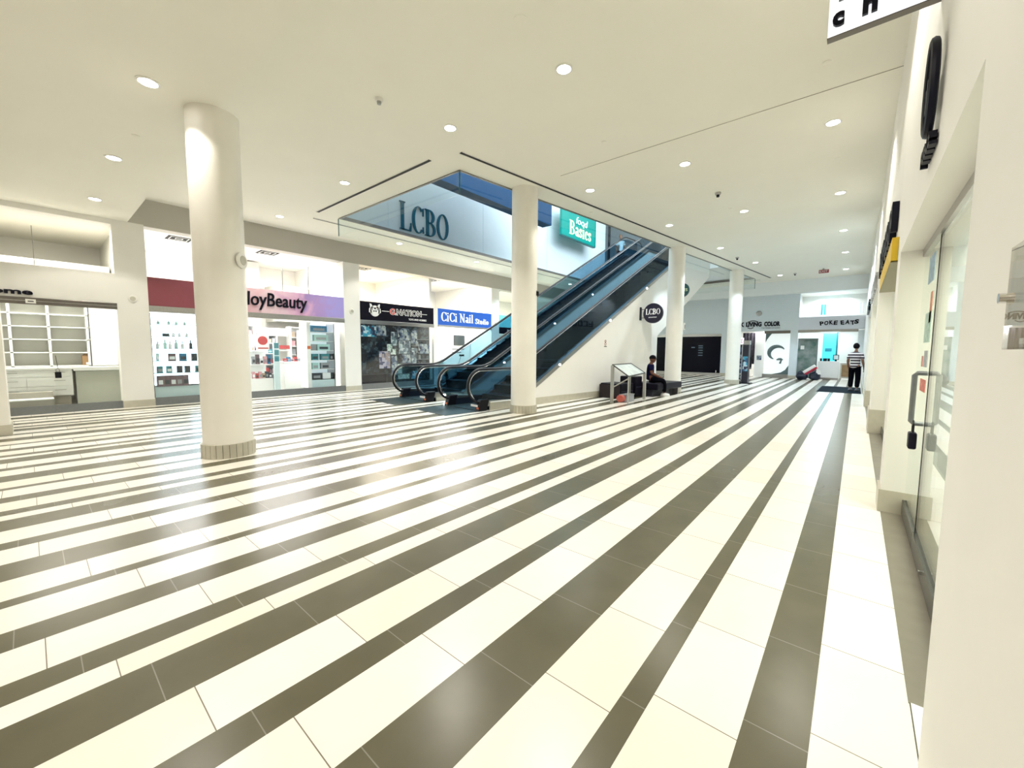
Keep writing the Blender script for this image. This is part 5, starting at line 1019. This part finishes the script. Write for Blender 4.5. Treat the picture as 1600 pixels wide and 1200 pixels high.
for q in (-1, 1): b_ = len(K); K += [(pp(0, q * .09, .80), .10), (pp(.02, q * .10, .48), .085), (pp(-.01, q * .10, .12), .07)]; EK += [(0, b_)] + chain(range(3), b_)
skin_mesh('trousers', K, EK, PNT, st)
for q in (-1, 1): shoe(st, pp(-.03, q * .10, 0), F, pm('grey_shoe', (.20, .20, .22), .6), BLACK)
M_, hd = head(st, pp(.02, 0, 1.60), F, SKN2, .95)
m = MB(M_); g = bmesh.ops.create_icosphere(m.bm, subdivisions=3, radius=1)
for v in g['verts']: x, y, z = v.co; k = 1 + .05 * sin(x * 9 + z * 7) * sin(y * 8); v.co = M_ @ Vector((x * .092 * k, -.022 + y * .10 * k, .022 + max(-.75, z) * .115 * k))
m.build('hair', pm('hair_black', (.004, .003, .005), .7, spec=.1), st, smooth=True)
# --- person upstairs
P = Vector((-10.05, 20.9, 5.9)); F = Vector((.55, -.83, 0)).normalized(); Rr = F.cross(Vector((0, 0, 1)))
up = thing('person', 'person in white top and dark trousers upstairs at the top of the escalators', 'person', (P.x, P.y, 5.9))
J = [(pp(0, 0, .92), (.12, .10)), (pp(0, 0, 1.08), (.11, .09)), (pp(0, 0, 1.26), (.135, .10)), (pp(0, 0, 1.38), (.09, .075)), (pp(.01, 0, 1.45), .048), (pp(.02, 0, 1.52), .048)]; E_ = chain(J)
for q in (-1, 1):
    b = len(J); J += [(pp(0, q * .17, 1.34), .055), (pp(-.02, q * .23, 1.08), .042), (pp(.1, q * .22, .88), .033), (pp(.14, q * .21, .83), .026)]; E_ += [(2, b)] + chain(range(4), b); hand(J, E_, J[-1][0], len(J) - 1, Vector((0, 0, -1)) + F * .4, F, Rr * q, .35)
    b = len(J); J += [(pp(0, q * .09, .84), .085), (pp(.02, q * .11, .48), .058), (pp(-.02, q * .12, .10), .036)]; E_ += [(0, b)] + chain(range(3), b)
skin_mesh('body', J, E_, SKN2, up)
K = [(pp(0, 0, .80), (.16, .135)), (pp(0, 0, .93), (.15, .125)), (pp(0, 0, 1.10), (.14, .115)), (pp(0, 0, 1.26), (.16, .12)), (pp(0, 0, 1.40), (.10, .085))]; EK = chain(K)
for q in (-1, 1): b_ = len(K); K += [(pp(0, q * .175, 1.33), .07), (pp(-.015, q * .215, 1.14), .058)]; EK += [(3, b_), (b_, b_ + 1)]
skin_mesh('white_top', K, EK, WHITE, up)
K = [(pp(0, 0, .95), (.14, .12))]; EK = []
for q in (-1, 1): b_ = len(K); K += [(pp(0, q * .09, .80), .10), (pp(.02, q * .11, .48), .08), (pp(-.01, q * .12, .12), .065)]; EK += [(0, b_)] + chain(range(3), b_)
skin_mesh('trousers', K, EK, PNT, up)
for q in (-1, 1): shoe(up, pp(-.03, q * .12, 0), F, BLACK, BLACK)
M_, hd = head(up, pp(.02, 0, 1.61), F, SKN2, .97)
m = MB(M_); g = bmesh.ops.create_icosphere(m.bm, subdivisions=3, radius=1)
for v in g['verts']: x, y, z = v.co; v.co = M_ @ Vector((x * .083, -.02 + y * .095, .03 + max(-.6, z) * .105))
m.build('hair', MATS['hair_black'], up, smooth=True)
